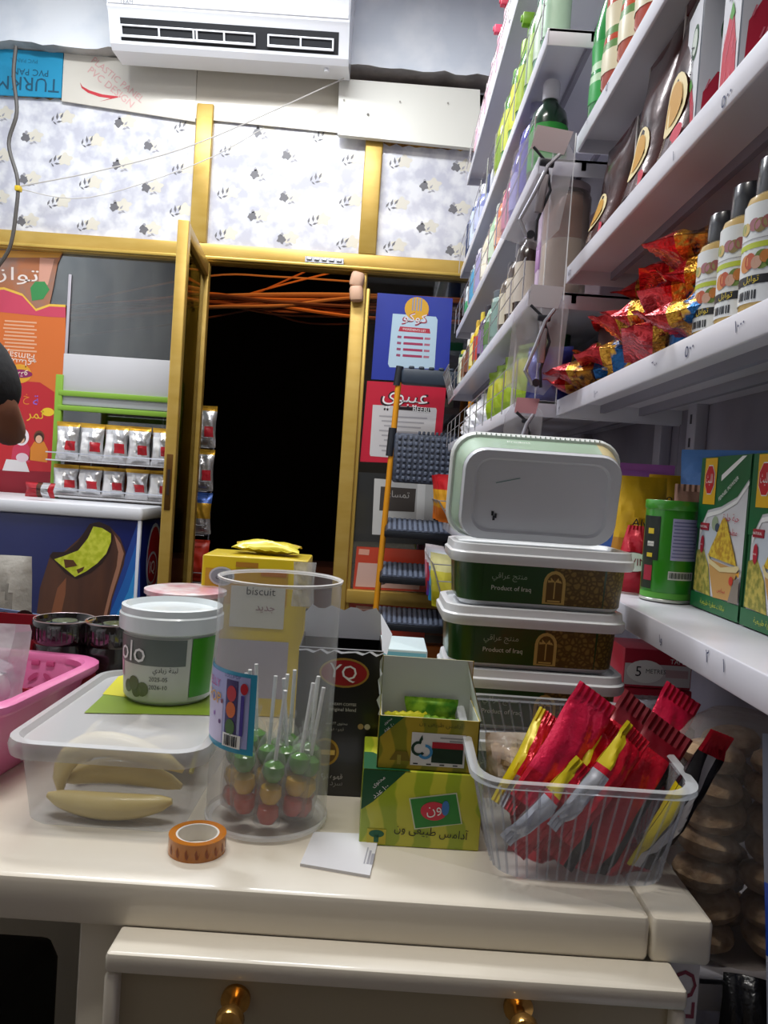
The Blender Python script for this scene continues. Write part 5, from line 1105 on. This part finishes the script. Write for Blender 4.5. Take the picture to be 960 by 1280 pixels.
for i in range(4): bottle('can','grey tube in the row behind lime packets, %s'%(nth[i]+(' from near end' if i else ' one')),at_shelf('g',2.05+i*.12,.115),.185,.026,Bm('8f8d92'),P('a9a7ad',.3,.5),None,'grey tubes',name='tube',cat='tube',n=14)
for i,(d,s) in enumerate(((2.62,1),(2.84,1.05),(3.06,.9),(3.22,.8))):
    packet('white plastic wrapped tissue bag at the window end of fifth shelf, %s'%(nth[i]+(' from near end' if i else ' one')),at_shelf('g',d,.09)@RZ(-PI/2+.4),.17*s,.14*s,.10*s,['e9e9ec','f1f1f3','e2e2e6'],'white tissue bags',name='tissue_bag',cat='tissue bag',seed=70+i,wr=.35)
m=MB(); m.rbox(-.05,.05,-.05,.05,0,.13,.004,P('d9cdb6',.5)); o=m.build('beige_carton'); o.matrix_basis=at_shelf('g',2.72,.2); tag(o,'plain beige carton standing behind white tissue bags','box')
# below: baskets at the window end
def wbasket(label,y0,y1,x0,x1,z0,z1):
    t=thing('wire_basket',label,'wire basket',(0,0,0)); m=MB()
    for f in (0,.33,.66,1):
        z=z0+(z1-z0)*f; xo=x0+(.06)*(1-f); m.tube([(x1,y0,z),(xo,y0,z),(xo,y1,z),(x1,y1,z)],.0022,wire,5)
    for i in range(9): y=y0+(y1-y0)*i/8; m.tube([(x0,y,z1),(x0+.06,y,z0),(x1,y,z0)],.0018,wire,5)
    for i in range(5): x=x0+(x1-x0)*i/4; m.tube([(x,y1,z1),(x+.04,y1,z0)],.0018,wire,5)
    m.build('wire_mesh',t); return t
wbasket('wire basket of orange packets hanging out beside the ladder',2.95,3.37,.215,.30,1.04,1.13)
for i,d in enumerate((3.02,3.16,3.30)): packet('orange and red packet in the upper wire basket, %s'%(nth[i]+(' from near end' if i else ' one')),T(.262,d,1.045)@RZ(-PI/2+.7)@RX(.12),.12,.19,.035,['d9742a','e0a02a','c2242c'],'orange packets',seed=80+i)
wbasket('wire basket of mixed coloured packets low beside the ladder',2.80,3.37,.20,.31,.72,.90)
for i,(d,cs,nm) in enumerate(((2.9,['c9c22a','d9cf4a','e6e0a0'],'yellow'),(3.05,['2a86c0','58a9d9','e3e6ee'],'blue'),(3.19,['5a3a96','c9304e','e9e3ea'],'purple and pink'),(3.31,['d92f4e','e88aa0','f0e6ea'],'pinkish red'))):
    packet(nm+' packet in the lower wire basket by the ladder',T(.252,d,.725)@RZ(-PI/2+.7)@RX(.12),.12,.21,.04,cs,'mixed packets',seed=90+i)
# fillers on the lower far shelf behind the tubs
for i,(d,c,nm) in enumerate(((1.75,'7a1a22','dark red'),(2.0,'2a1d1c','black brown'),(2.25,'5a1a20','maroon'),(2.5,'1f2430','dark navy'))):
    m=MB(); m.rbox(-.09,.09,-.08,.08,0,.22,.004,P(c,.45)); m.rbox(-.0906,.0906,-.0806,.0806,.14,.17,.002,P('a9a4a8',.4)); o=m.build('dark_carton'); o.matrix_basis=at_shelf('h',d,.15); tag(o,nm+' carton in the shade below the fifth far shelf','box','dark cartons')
# tall translucent jar of brown powder at the near end of fourth far shelf
M=T(.350,1.665,FL['f']+.0005)
tj=thing('tall_jar','tall translucent jar, brown above and cream below, near the hanging strip','jar',M)
m=MB(); m.lathe([(.044,0),(.048,.006),(.048,.205),(.040,.215)],P('dccab0',.35,coat=.4),28); m.build('contents',tj)
m=MB(); m.lathe([(.0485,.118),(.0488,.205),(.041,.2155)],P('a86c40',.35,coat=.4),28,caps=(False,False)); m.build('brown_band',tj)
m=MB(); m.lathe([(.046,0),(.0505,.005),(.0505,.212),(.044,.226)],CLEAR('e9e3e0',.18,.6),28); m.build('wall',tj)
m=MB(); m.lathe([(.046,.222),(.047,.226),(.047,.236),(.044,.238),(0,.238)],P('b9a9ac',.35),28); m.build('lid',tj)
m=MB(); m.rbox(-.0,.13,-.05,.05,0,.235,.004,P('a78f98',.5)); o=m.build('pink_carton'); o.matrix_basis=T(.44,1.76,FL['f']+.0005)@RZ(.1); tag(o,'dull pink carton standing behind the tall brown jar','box')
# clear hanging strip with three carded tools
sx_=at(694,330,1.57).x
m=MB(); zt,zb2=at(690,165,1.57).z,at(690,505,1.57).z
m.rbox(sx_-.022,sx_+.022,1.569,1.5705,zb2,zt,.0006,CLEAR('f2f2f4',.05,.3)); 
for dx in (-.022,.021): m.rbox(sx_+dx,sx_+dx+.0018,1.566,1.571,zb2,zt,.0006,CLEAR('ffffff',.45,.8))
tag(m.build('hanging_strip'),'long clear plastic strip hanging at the end of far shelving','strip')
def tool(label,px,py,hpx,pinkhead,rot):
    q=at(px,py,1.555); s=hpx/960*1.555; t=thing('carded_tool',label,'carded tool',T(q.x,1.555,q.z)@RY(rot)@S(1,1,1),'carded tools on the clear strip')
    m=MB(); m.flat([(-.26*s,-s*.45),(.10*s,-.5*s),(.24*s,-.3*s),(.26*s,.3*s),(.1*s,.5*s),(-.1*s,.5*s),(-.24*s,.25*s)],CLEAR('ecebf0',.26,.6),FRONT,0); m.build('blister',t)
    m=MB(); m.flat([(-.12*s,.30*s),(.16*s,.30*s),(.20*s,.5*s),(-.10*s,.5*s)],P(pinkhead,.5),FRONT,.001); m.build('header_card',t)
    m=MB(); k=P('2a2c33',.35,.3); g=P('b9bac4',.3,.6)
    m.tube([(-.10*s,-.01,.30*s),(.02*s,-.012,.20*s),(.10*s,-.012,-.02*s),(.04*s,-.012,-.28*s),(.06*s,-.012,-.44*s)],.003,k,8)
    m.tube([(.12*s,-.01,.28*s),(.04*s,-.016,.16*s),(-.02*s,-.016,-.05*s),(-.10*s,-.014,-.30*s),(-.02*s,-.012,-.42*s)],.004,g,8)
    m.rbox(-.0*s,.07*s,-.018,-.008,-.22*s,.10*s,.004,P('8f8a90',.35,.4)); m.rbox(-.03*s,.09*s,-.016,-.008,.16*s,.22*s,.003,k)
    m.lathe([(.008,-.004),(.008,.004)],k,12,X=T(.01*s,-.012,-.40*s)@RX(PI/2)); m.build('tool',t)
tool('carded black and grey tool highest on the clear strip',672,235,150,'a99a9e',.12)
tool('carded black and grey tool midway down the clear strip',672,425,135,'b9b6bc',.02)
tool('carded black and grey tool lowest, just above the standing tub',652,545,95,'c98f98',.0)
m=MB(); m.pillow(.10,.13,.06,pk_mf('1d2468','27308a','3a449e'),7,wr=.3); o=m.build('navy_packet'); o.matrix_basis=T(.345,1.70,FL['g']+.001)@RZ(-.5); tag(o,'shiny navy blue packet at the near end of fifth far shelf','packet')
m=MB(); m.pillow(.12,.07,.05,pk_mf('141a44','1d2460','141a44'),8,wr=.3); o=m.build('navy_packet'); o.matrix_basis=T(.43,1.56,NL['B']+.001)@RZ(-.3); tag(o,'dark navy packet lying behind the lowest foil packs','packet')

# ------------------------------------------------------------------ near shelves
GT='bottles on the highest near shelf'
bottle('soda','green soft drink bottle at the far end of the highest near shelf',at_shelf('T',1.53,.04,'n'),.285,.036,Bm('1d8a3c'),P('0f5a2a',.35),P('2fa04a',.35),GT,lab2=P('b9d9b6',.35))
for i,(d,b) in enumerate(((1.425,'b8452a'),(1.325,'c4512a'),(1.235,'c9482a'),(1.145,'b83a24'),(1.055,'c4482a'))):
    bottle('soda','orange red drink bottle, %s after the green one on the highest near shelf'%nth[i].replace('nearest','first'),at_shelf('T',d,.04,'n'),.30,.040,Bm(b),P('c9501e',.35),P('d9d2b6',.35),GT,lab2=P('5f8a4a',.35))
def pouch(label,M,w,h,tb,mats,seed=1):
    t=thing('pouch',label,'pouch',M,'brown pouches on the second near shelf'); m=MB(); rn=random.Random(seed); rings=[]; nn=20; K=14
    for j in range(K+1):
        v=j/K; th=tb*(1-v)**.8*(1+.08*math.sin(9*v+seed)); ww=w*(1-.04*math.sin(PI*v))
        if v>.93: th=.002
        ring_=[]
        for i in range(nn):
            a=2*PI*i/nn; c,s_=math.cos(a),math.sin(a); ring_.append((ww/2*c, th/2*math.copysign(abs(s_)**1.2,s_)+.003*math.sin(7*v+3*c+seed)*v, h*v))
        rings.append(ring_)
    m.loft(rings,mats[0]); b=m.build('body',t)
    m=MB(); m.rbox(-w/2*.98,w/2*.98,-.0015,.0015,h*.93,h,.001,mats[1]); m.rbox(-w/2-.003,-w/2+.003,-.002,.002,.0,h,.001,P('d9d3cf',.3)); m.rbox(w/2-.003,w/2+.003,-.002,.002,.0,h,.001,P('d9d3cf',.3)); m.build('seal',t)
    m=MB(); n=20
    for (s_,cc) in ((1,'e9d9a6'),(.72,'c9963a')):
        pts=[]
        for i in range(n):
            a=2*PI*i/n; x=w*.22*s_*math.cos(a); z=h*.28+h*.17*s_*math.sin(a); v=z/h; th=tb*(1-v)**.8*(1+.08*math.sin(9*v+seed)); c=x/(w/2); ss=math.sqrt(max(0,1-c*c))**1.2
            pts.append((x,-th/2*ss-.0015-(.0 if s_==1 else .0006),z))
        m.add(pts,[tuple(range(n))],P(cc,.35))
    m.build('picture',t)
    m=MB(); v=.06; m.oval(w*.2,h*.08,.02,.012,P('c9304a',.35),frame((0,-tb/2*.8-.004,0),(1,0,0),(0,.3*tb/h,1)),.002); m.build('berry_print',t)
    return t
ch=N2('2c1512','4a221c',14,.22,.25,.25,coat=.4); chs=P('6a2a30',.25,.3)
for i,(px,py,d,h) in enumerate(((752,300,1.44,.20),(790,230,1.22,.245),(840,180,1.07,.255))):
    pouch(('dark brown pouch with yellow oval picture, '+('furthest of three','middle of three','nearest of three')[i]),T(XN+.052,d,NL['A']+.0005)@RZ(-PI/2+.04),.15,h,.10,(ch,chs),i+1)
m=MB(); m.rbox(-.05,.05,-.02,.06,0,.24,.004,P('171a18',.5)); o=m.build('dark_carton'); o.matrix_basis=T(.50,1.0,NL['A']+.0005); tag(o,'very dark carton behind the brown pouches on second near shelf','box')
for i,(y0,x0,h,lb) in enumerate(((1.0,.365,.185,'grey white drink carton with strawberries, smaller one next to pouches'),(.875,.362,.235,'grey white drink carton with strawberries, larger one at right edge'))):
    t=thing('drink_carton',lb,'carton',T(x0,y0,NL['A']+.0005)@RZ(-.12)); w_=.058+.008*i
    m=MB(); m.rbox(0,w_,0,.07,0,h,.002,P('8d94a2',.4)); m.build('carton',t)
    m=MB(); X=FRONT; AX=ai(0,.07,0)
    for XX,wd in ((X,w_),(AX,.07)):
        m.rect(.001,wd*.45 if XX is X else wd-.001,.001,h-.001,P('d9dbe2',.4),XX,.0005)
        rn=random.Random(3)
        m.flat([(wd*.08,.004),(wd*.92,.004),(wd*.86,h*.22),(wd*.62,h*.42),(wd*.40,h*.44),(wd*.12,h*.30)],P('c42440',.4),XX,.001)
        for k in range(12): a,b=rn.uniform(.15,.8),rn.uniform(.03,.38); m.flat([(wd*a,h*b),(wd*a+.004,h*b+.012),(wd*a+.006,h*b+.012),(wd*a+.002,h*b)],P('e2788a',.4),XX,.0014)
        m.flat([(wd*.42,h*.42),(wd*.55,h*.48),(wd*.70,h*.40),(wd*.58,h*.38)],P('4f9a34',.4),XX,.0016)
        m.oval(wd*.62,h*.72,wd*.22,h*.12,P('2a5a3a',.4),XX,.001); m.oval(wd*.62,h*.72,wd*.17,h*.09,P('cfd9cf',.4),XX,.0014)
    m.text('Dairy',.035,h*.60,INK,AX,w=.045,rot=PI/2,off=.002); m.build('print',t)
m=MB(); m.rbox(-.04,.04,-.05,.05,0,.19,.004,P('1b201c',.45)); m.oval(.0,.11,.024,.03,P('2f5a3a',.4),fr(0,-.05,0),.001); o=m.build('green_carton'); o.matrix_basis=T(.45,.80,NL['A']+.0005); tag(o,'blackish green carton with oval emblem at the top right corner','box')
# foil packs on shelf B
fr_=N2('a8141f','d8343a',40,.22,.5,.9,.4,.62); fg=N2('d9a23a','8a3a1a',60,.22,.7,.9,.5,.66); fb=N2('1d5f9a','d9a93a',48,.25,.6,.8,.52,.60); fo=N2('2a1418','d9922a',55,.25,.55,.8)
def foil_mf(flip):
    def mf(u,v,f):
        if v<.26: return fr_
        if v<.40: return fg
        if v<.62: return fb if flip else fo
        return fb
    return mf
FP=[(712,499,.362,0),(702,476,.358,1),(726,486,.37,0),(752,478,.39,1),(800,462,.39,0),(848,446,.39,1),(700,462,.43,1),(738,448,.41,0),(785,432,.40,1),(835,414,.40,1),(762,408,.43,0),(802,398,.41,1),(850,384,.41,0),(822,366,.43,1),(858,345,.42,0),(795,372,.46,1)]
tiers=['lowest row']*2+['bottom layer']*4+['second layer']*4+['third layer']*4+['top layer']*2
cnt={}
for i,(px,py,X_,fl) in enumerate(FP):
    q=atx(px,py,X_); tn=tiers[i]; cnt[tn]=cnt.get(tn,0)+1
    zmin=NL['B']+.042+.034*('bottom layer','second layer','third layer','top layer').index(tn if tn!='lowest row' else 'bottom layer')
    m=MB(); m.pillow(.165,.16,.062,foil_mf(fl),100+i,nx=18,ny=18,wr=.38,crimp=.10); o=m.build('foil_pack')
    yw=-.55+.25*math.sin(i*2.1); rl=.25*math.sin(i*1.3)
    # bag length runs into the shelf, sealed red end facing the aisle
    o.matrix_basis=T(q.x-.03,q.y,max(q.z,zmin))@RZ(yw)@RY(PI/2-.05)@RZ(PI/2+rl)
    tag(o,'red gold and blue foil pack, %s of the heap, %s from the far end'%(tn,('first','second','third','fourth')[cnt[tn]-1]),'foil pack','foil packs heaped on the shelf')
q=atx(880,350,.43); bottle('can','metallic blue can standing right of the foil packs',T(.43,q.y+.03,NL['B']+.0005),.155,.030,P('1d5f9a',.25,.5),P('2a74b0',.25,.5),None,None,'can','can')
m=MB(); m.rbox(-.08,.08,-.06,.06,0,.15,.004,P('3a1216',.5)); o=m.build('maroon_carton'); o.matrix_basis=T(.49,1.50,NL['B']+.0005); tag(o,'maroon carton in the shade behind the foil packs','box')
m=MB(); m.tube([(-.02,0,0),(-.003,0,.17),(.003,0,.17),(.03,0,0)],.003,P('b8922a',.35,.4),8); o=m.build('gold_handle'); o.matrix_basis=T(.44,1.42,NL['B']+.0005); tag(o,'thin gold bag handle standing up behind the foil packs','handle')
spl=P('dfe4e6',.35); oil=P('c9a04a',.2,coat=.5)
for i,(px,d,h) in enumerate(((907,.955,.158),(936,.885,.166),(968,.82,.17))):
    x=at(px,330,d).x; M=T(x,d,NL['B']+.0005)@RZ(-.4)
    t=bottle('spice','clear seasoning bottle with black cap, %s'%('leftmost of three','middle of three','rightmost, cut by the frame')[i],M,h,.032,P('c9ab6a',.2,coat=.5),P('1a1b22',.25,coat=.5),None,'seasoning bottles')
    m=MB(); rr_=.0327
    def bpatch(d0,d1,z0,z1,mat,o=0): cylpatch(m,math.radians(d0),math.radians(d1),z0*h,z1*h,mat,rr_+o,n=10)
    bpatch(160,300,.09,.70,spl); bpatch(170,300,.42,.455,P('b9c93a',.4),.0003); bpatch(170,300,.20,.255,P('23252a',.4),.0003)
    def bov(dg_,z,w_,hh_,c,o=.0005):
        a=math.radians(dg_); m.add([((rr_+o)*math.cos(a+w_/rr_*math.cos(2*PI*i/14)),(rr_+o)*math.sin(a+w_/rr_*math.cos(2*PI*i/14)),(z+hh_*math.sin(2*PI*i/14))*h) for i in range(14)],[tuple(range(14))],P(c,.4))
    for dg_,z,w_,hh_,c,o in ((212,.335,.009,.055,'d08a4a',.0004),(222,.345,.007,.05,'b8502c',.0006),(236,.33,.006,.04,'c9a08a',.0008),(246,.345,.009,.06,'6f8a3f',.0005),(252,.36,.006,.04,'c07a3a',.0009),(262,.32,.005,.03,'4f6f34',.001),
        (196,.56,.006,.035,'8a9a5a',.0004),(206,.55,.006,.04,'c9b06a',.0005),(226,.565,.007,.04,'a9707a',.0004),(238,.555,.007,.045,'8a7a4a',.0005),(250,.57,.006,.04,'9a5a5a',.0006)): bov(dg_,z,w_,hh_,c,o)
    bpatch(176,296,.475,.480,P('9a9aa0',.4),.0004)
    for k in range(9): bpatch(196+k*5,198+k*5+(k%3),.11,.165,INK,.0004)
    vs,fs,tw,th_=glyphs('توابل'); kk=.018/tw; a=math.radians(228); m.add([((rr_+.001)*math.cos(a+v.x*kk/rr_),(rr_+.001)*math.sin(a+v.x*kk/rr_),.228*h+v.y*kk) for v in vs],fs,P('d9c23a',.4)); m.build('label',t)
# ------------------------------------------------------------------ shelf C : spice boxes, can, yellow packets
def spice_box(label,y_far,M=None):
    t=thing('spice_box',label,'box',ai(.452,y_far,NL['C']+.0005)); w_,h=.148,.212
    m=MB(); m.rbox(0,w_,0,h,-.062,0,.0015,P('1d5c34',.4)); m.build('carton',t)
    m=MB(); I=Matrix.Identity(4); wg=P('d6d6da',.38); gd=P('17663a',.38)
    m.rect(.010,w_-.003,.022,h-.004,wg,I,.0006)
    m.flat([(.0,h-.001),(w_,h-.001),(w_,h-.030),(w_*.80,h-.054),(w_*.5,h-.068),(w_*.22,h-.074),(.012,h-.10),(0,h-.10)],gd,I,.001)
    m.flat([(w_,h-.034),(w_*.80,h-.058),(w_*.5,h-.072),(w_*.22,h-.078),(.014,h-.104),(.014,h-.110),(w_*.22,h-.084),(w_*.5,h-.077),(w_*.80,h-.063),(w_,h-.039)],PRINTW,I,.0014)
    m.flat([(w_*.46,h-.034),(w_*.70,h-.018),(w_*.92,h-.002),(w_*.84,h-.002),(w_*.66,h-.013),(w_*.46,h-.026)],PRINTW,I,.0014)
    m.rect(w_*.10,w_*.36,h-.066,h-.002,P('e8b41c',.38),I,.0018)
    cx,cz=w_*.23,h-.032; m.oval(cx,cz,.0165,.022,PRINTW,I,.0022,8,PI/8); m.oval(cx,cz,.0150,.0205,P('c91828',.38),I,.0026,8,PI/8); m.text('الليث',cx,cz,PRINTW,I,w=.020,h=.016,off=.003)
    m.text('FENNEL POWDER',w_*.64,h-.044,PRINTW,I,w=.060,rot=.52,off=.003)
    rt_=P('b8203a',.4); m.text('حبة حلوة',w_*.72,h-.083,rt_,I,w=.046,off=.002); m.text('مطحونة',w_*.74,h-.101,rt_,I,w=.036,off=.002)
    m.rbox(w_*.10,w_*.28,h-.102,h-.092,.0006,.0022,.0005,P('a31c30',.4),X=I); m.text('NATURAL',w_*.19,h-.097,PRINTW,I,w=.022,off=.003)
    m.oval(w_*.17,h-.122,.006,.013,P('b8243a',.4),I,.0022,8); m.text('HALAL',w_*.17,h-.122,PRINTW,I,w=.009,off=.003)
    m.flat([(w_*.12,h*.32),(w_*.46,h*.34),(w_*.46,h*.52),(w_*.24,h*.56),(w_*.12,h*.50)],P('c4cdd6',.4),I,.001)
    m.oval(w_*.46,h*.545,.007,.006,P('3a4658',.4),I,.0016); m.oval(w_*.40,h*.57,.010,.010,P('9aa98a',.4),I,.0012)
    # leaves and seeds left of the cup, cup, heap
    m.flat([(.006,.024),(w_*.42,.022),(w_*.34,.06),(w_*.2,.085),(.008,.080)],N2('8a8a3a','c9b95a',120,.45),I,.0014)
    heap=N2('b98a1c','e0c23a',150,.5,0,0,.4,.6)
    m.flat([(w_*.32,.076),(w_*.90,.070),(w_*.84,.085),(w_*.74,.105),(w_*.66,.124),(w_*.60,.130),(w_*.55,.126),(w_*.46,.104),(w_*.38,.090)],heap,I,.0022)
    m.flat([(w_*.34,.072),(w_*.94,.066),(w_*.88,.050),(w_*.80,.024),(w_*.50,.022),(w_*.40,.050)],P('c99a5a',.42),I,.0024)
    m.flat([(w_*.31,.076),(w_*.36,.066),(w_*.60,.058),(w_*.92,.062),(w_*.97,.068),(w_*.94,.071),(w_*.62,.064),(w_*.38,.072),(w_*.33,.080)],P('e0cf9a',.42),I,.003)
    m.flat([(w_*.80,.022),(w_*.99,.024),(w_*.98,.056),(w_*.88,.052)],P('8a7f74',.5),I,.003); m.oval(w_*.84,.050,.006,.006,P('c9402a',.4),I,.0036); m.flat([(w_*.92,.06),(w_*.98,.064),(w_*.985,.056)],P('e0a02a',.4),I,.0036)
    m.text('سبايس',w_*.66,.034,P('b8203a',.4),I,w=.024,off=.0032)
    m.rect(0,w_,.001,.022,P('1d6a3c',.38),I,.002); m.text('نباتات عطرية طبيعية',w_*.5,.0115,P('c9cf3a',.4),I,w=.075,off=.003)
    m.build('print',t)
    m=MB(); SX=frame((0,0,0),(0,0,1),(0,1,0)); m.build if 0 else None
    return t
spice_box('green and white spice box with yellow heap, next to the green can',1.098)
spice_box('green and white spice box with yellow heap, cut by right frame edge',.944)
q=at(836,700,1.135); gc=thing('green_can','green can with pale text panel standing on the shelf by spice boxes','can',T(q.x,1.135,NL['C']+.0005)@RZ(.0))
gr=P('2f8a1c',.28,coat=.4); m=MB(); rc_=.0375; hc=.148
m.lathe([(rc_-.001,0),(rc_,.004),(rc_,hc-.014),(rc_-.001,hc-.010)],gr,36); m.build('body',gc)
m=MB(); m.lathe([(rc_,hc-.014),(rc_+.0015,hc-.012),(rc_+.0015,hc-.002),(rc_,hc),(rc_-.004,hc),(rc_-.006,hc-.004),(0,hc-.004)],P('3f9a2a',.3,coat=.4),36,caps=(False,False)); m.build('lid',gc)
m=MB(); m.lathe([(rc_-.001,0),(rc_+.001,.001),(rc_+.001,.004),(rc_,.005)],P('c9ccc4',.3,.6),36,caps=(True,False)); m.build('rim',gc)
m=MB()
def gpatch(d0,d1,z0,z1,mat,o=0): cylpatch(m,math.radians(d0),math.radians(d1),z0,z1,mat,rc_+.0006+o,n=14)
gpatch(252,318,.062,.122,P('aeb0d6',.4)); gpatch(250,310,.034,.046,P('d6d9d2',.4))
for k in range(11): gpatch(254+(k%3),314-(k*7%9),.066+k*.005,.0678+k*.005,P('6f72a2',.4),.0004)
for k in range(22): gpatch(252+k*2.5,253+k*2.5+(k*7%3)*.5,.036,.0445,P('2c3a2a',.4),.0004)
gpatch(176,226,.060,.124,P('14201a',.4)); gpatch(176,214,.018,.060,P('1c2a18',.4)); gpatch(196,212,.098,.106,P('d9bf2a',.4),.0004); gpatch(196,214,.080,.087,P('d9d9d2',.4),.0004); gpatch(196,212,.064,.070,P('d9bf2a',.4),.0004); gpatch(190,214,.030,.052,P('a3243a',.4),.0004)
vs,fs,tw,th_=glyphs('صابون'); kk=.012/tw; a=math.radians(204); m.add([((rc_+.0018)*math.cos(a+v.x*kk/rc_),(rc_+.0018)*math.sin(a+v.x*kk/rc_),.0835+v.y*kk) for v in vs],fs,INK)
gpatch(176,330,.006,.014,P('5aa83a',.4),.0002); m.build('label',gc)
yf=P('d9ae14',.35,.15,.2,40); yf2=P('b87f1a',.4,.15,.2,40)
def ybag(label,px,py,d,w_,h,seed,rz):
    x=at(px,py,d).x; t=thing('yellow_packet',label,'packet',T(x,d,NL['C']+.001)@RZ(rz),'yellow packets beside the can')
    m=MB(); m.pillow(w_,h,.055,lambda u,v,f: yf if v>.42 else yf2,seed,wr=.35,top=.8); b=m.build('bag',t)
    m=MB(); m.text('Alyoum',w_*(.12 if seed==1 else -.1),h*(.56 if seed==1 else .78),P('14203a',.4),frame((0,-.036,0),(1,0,0),(0,0,1)),w=w_*.6,rot=-.08); m.build('lettering',t)
ybag('yellow plastic packet half hidden by the standing tub',800,640,1.30,.10,.185,1,-.15)
ybag('yellow plastic packet standing behind the green can',842,610,1.34,.105,.192,2,-.25)
packet('blue and violet plastic packet behind the yellow ones',T(at(792,590,1.47).x,1.47,NL['C']+.001)@RZ(-.2),.15,.215,.05,['2a4a9a','3a6ac0','3f9ac9','b06ac0'],seed=3,wr=.3)
packet('dark blue plastic packet along the wall behind spice boxes',T(.545,1.24,NL['C']+.001)@RZ(-.9),.15,.235,.04,['1d3a6a','23508a','2a66a8'],seed=4)
packet('flesh coloured small packet between yellow packet and spice box',T(at(862,605,1.2).x+.01,1.215,NL['C']+.001)@RZ(-.3),.05,.175,.03,['a9806a','b98a74'],seed=5)
x=at(797,700,1.19).x; t=thing('red_packet','red pointed packet with white badge between the tubs and green can','packet',T(x,1.20,NL['C']+.001)@RZ(-.2))
m=MB(); m.pillow(.085,.105,.045,lambda u,v,f:P('c21d34',.3,.2,.2,40),6,wr=.25,top=.35); m.build('bag',t)
m=MB(); X=frame((0,-.032,0),(1,0,0),(0,0,1)); m.oval(-.008,.050,.030,.016,P('8a1c3a',.4),X,.001); m.oval(-.008,.050,.028,.0145,PRINTW,X,.0014); m.text('TWIN',-.008,.050,P('8a1c3a',.4),X,w=.040,rot=.05,off=.002); m.build('badge',t)
# boxes under shelf C
def metres(label,x0,y0,z0,hh):
    t=thing('tape_measure_box',label,'box',T(x0,y0,z0),'red and white boxes under the shelf'); m=MB(); m.rbox(0,.11,0,.09,0,hh,.002,P('b3203a',.4)); m.build('carton',t)
    m=MB(); X=FRONT; m.rect(.002,.108,.004,hh*.62,P('d9d4d6',.4),X,.0006); m.oval(.035,hh*.42,.03,hh*.30,PRINTW,X,.001); m.text('5',.024,hh*.42,INK,X,h=.016,off=.0015); m.text('METRES',.052,hh*.44,INK,X,w=.032,off=.0015); m.rect(.068,.104,hh*.30,hh*.50,P('c9a9ae',.4),X,.001); m.text('TAPE',.086,hh*.72,PRINTW,X,w=.024,off=.001); m.build('print',t)
xb=at(778,850,1.22).x; zt=at(815,812,1.22).z
metres('red and white box marked 5 METRES under the shelf, upper one',xb,1.22,zt-.062,.062)
metres('red and white box directly under the upper 5 METRES box',xb+.004,1.222,zt-.126,.062)
m=MB(); m.rbox(0,.13,0,.12,0,zt-.128-NL['D'],.003,P('8f8a96',.5)); o=m.build('grey_carton'); o.matrix_basis=T(xb-.004,1.225,NL['D']+.001); tag(o,'plain grey carton carrying the red and white boxes','box')
packet('crumpled clear and pink packet beside the red bars',T(at(815,868,1.1).x,1.10,NL['D']+.13),.07,.07,.04,['c9bcc4','b3304a','d6d0d6'],seed=8,wr=.4)
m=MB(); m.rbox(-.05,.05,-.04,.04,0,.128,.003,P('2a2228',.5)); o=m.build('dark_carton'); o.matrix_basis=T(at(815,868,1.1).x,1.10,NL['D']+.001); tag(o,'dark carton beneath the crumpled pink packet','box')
# round rusks in a clear bag
rk_=N2('b39472','dcc2a0',60,.8,0,.6,.35,.65)
gb=thing('clear_bag','tall clear bag of round brown rusks beside the counter\'s right end','bag',T(.415,.84,NL['D']+.002))
m=MB(); bgm=CLEAR('f0ece8',.10,.45,.07,.8,30); m.loft([[(.075*s_*math.cos(2*PI*i/24)*1.0,.075*s_*math.sin(2*PI*i/24)+.03*(z-.1),z) for i in range(24)] for s_,z in ((.8,.001),(1,.02),(1.02,.10),(1.0,.18),(.9,.225),(.45,.25))],bgm); m.build('film',gb)
k=0
for col,(cx,cyy) in enumerate(((-.037,-.020),(.032,-.028),(.0,.034))):
    for j in range(7):
        m=MB(); m.lathe([(.004,-.015),(.022,-.0145),(.031,-.006),(.033,.001),(.029,.009),(.018,.014),(.004,.015)],rk_,18); o=m.build('rusk')
        o.matrix_basis=T(.415+cx+.004*math.sin(j*2+col),.84+cyy+.03*(.02+j*.03-.1),NL['D']+.022+j*.0315)@RX(.15*math.sin(j*1.7+col))@RY(.2*math.cos(j*2.3+col))
        tag(o,'round brown rusk, %s from the bottom in the %s column of the clear bag'%(('first','second','third','fourth','fifth','sixth','seventh')[j],('left','right','rear')[col]),'rusk','rusks in the clear bag')
# right edge and below
q=at(956,1150,.64); t=thing('blue_bag','white and bright blue plastic bag at the lower right edge','bag',T(.462,.665,.442)@RY(-.07)@RZ(-.35))
m=MB(); bl=P('1d4fc0',.35); wl_=P('c3c9da',.35)
m.pillow(.14,.54,.05,lambda u,v,f: P('8d93a6',.3) if v>.76 else bl if v>.61 else P('b3bace',.3),11,wr=.25,crimp=.04,zig=False); m.build('bag',t)
m=MB(); X=frame((0,-.045,0),(1,0,0),(0,0,1)); m.text('21',-.035,.375,PRINTW,X,h=.035); m.build('lettering',t)
m=MB(); m.pillow(.12,.285,.07,lambda u,v,f:P('0d0d10',.25,0,.6,30),13,wr=.5,crimp=.0,zig=False,top=.55); o=m.build('black_bag'); o.matrix_basis=T(.395,.722,NL['E']+.001)@RZ(-.2); tag(o,'shiny black plastic bag low behind the counter\'s right corner','bag')
m=MB(); m.lathe([(.05,0),(.055,.01),(.055,.10),(.045,.12)],P('6fa9b0',.35,coat=.4),20); o=m.build('teal_tin'); o.matrix_basis=T(.39,.60,NL['E']+.001); tag(o,'pale teal tin low at the right behind the counter','tin')
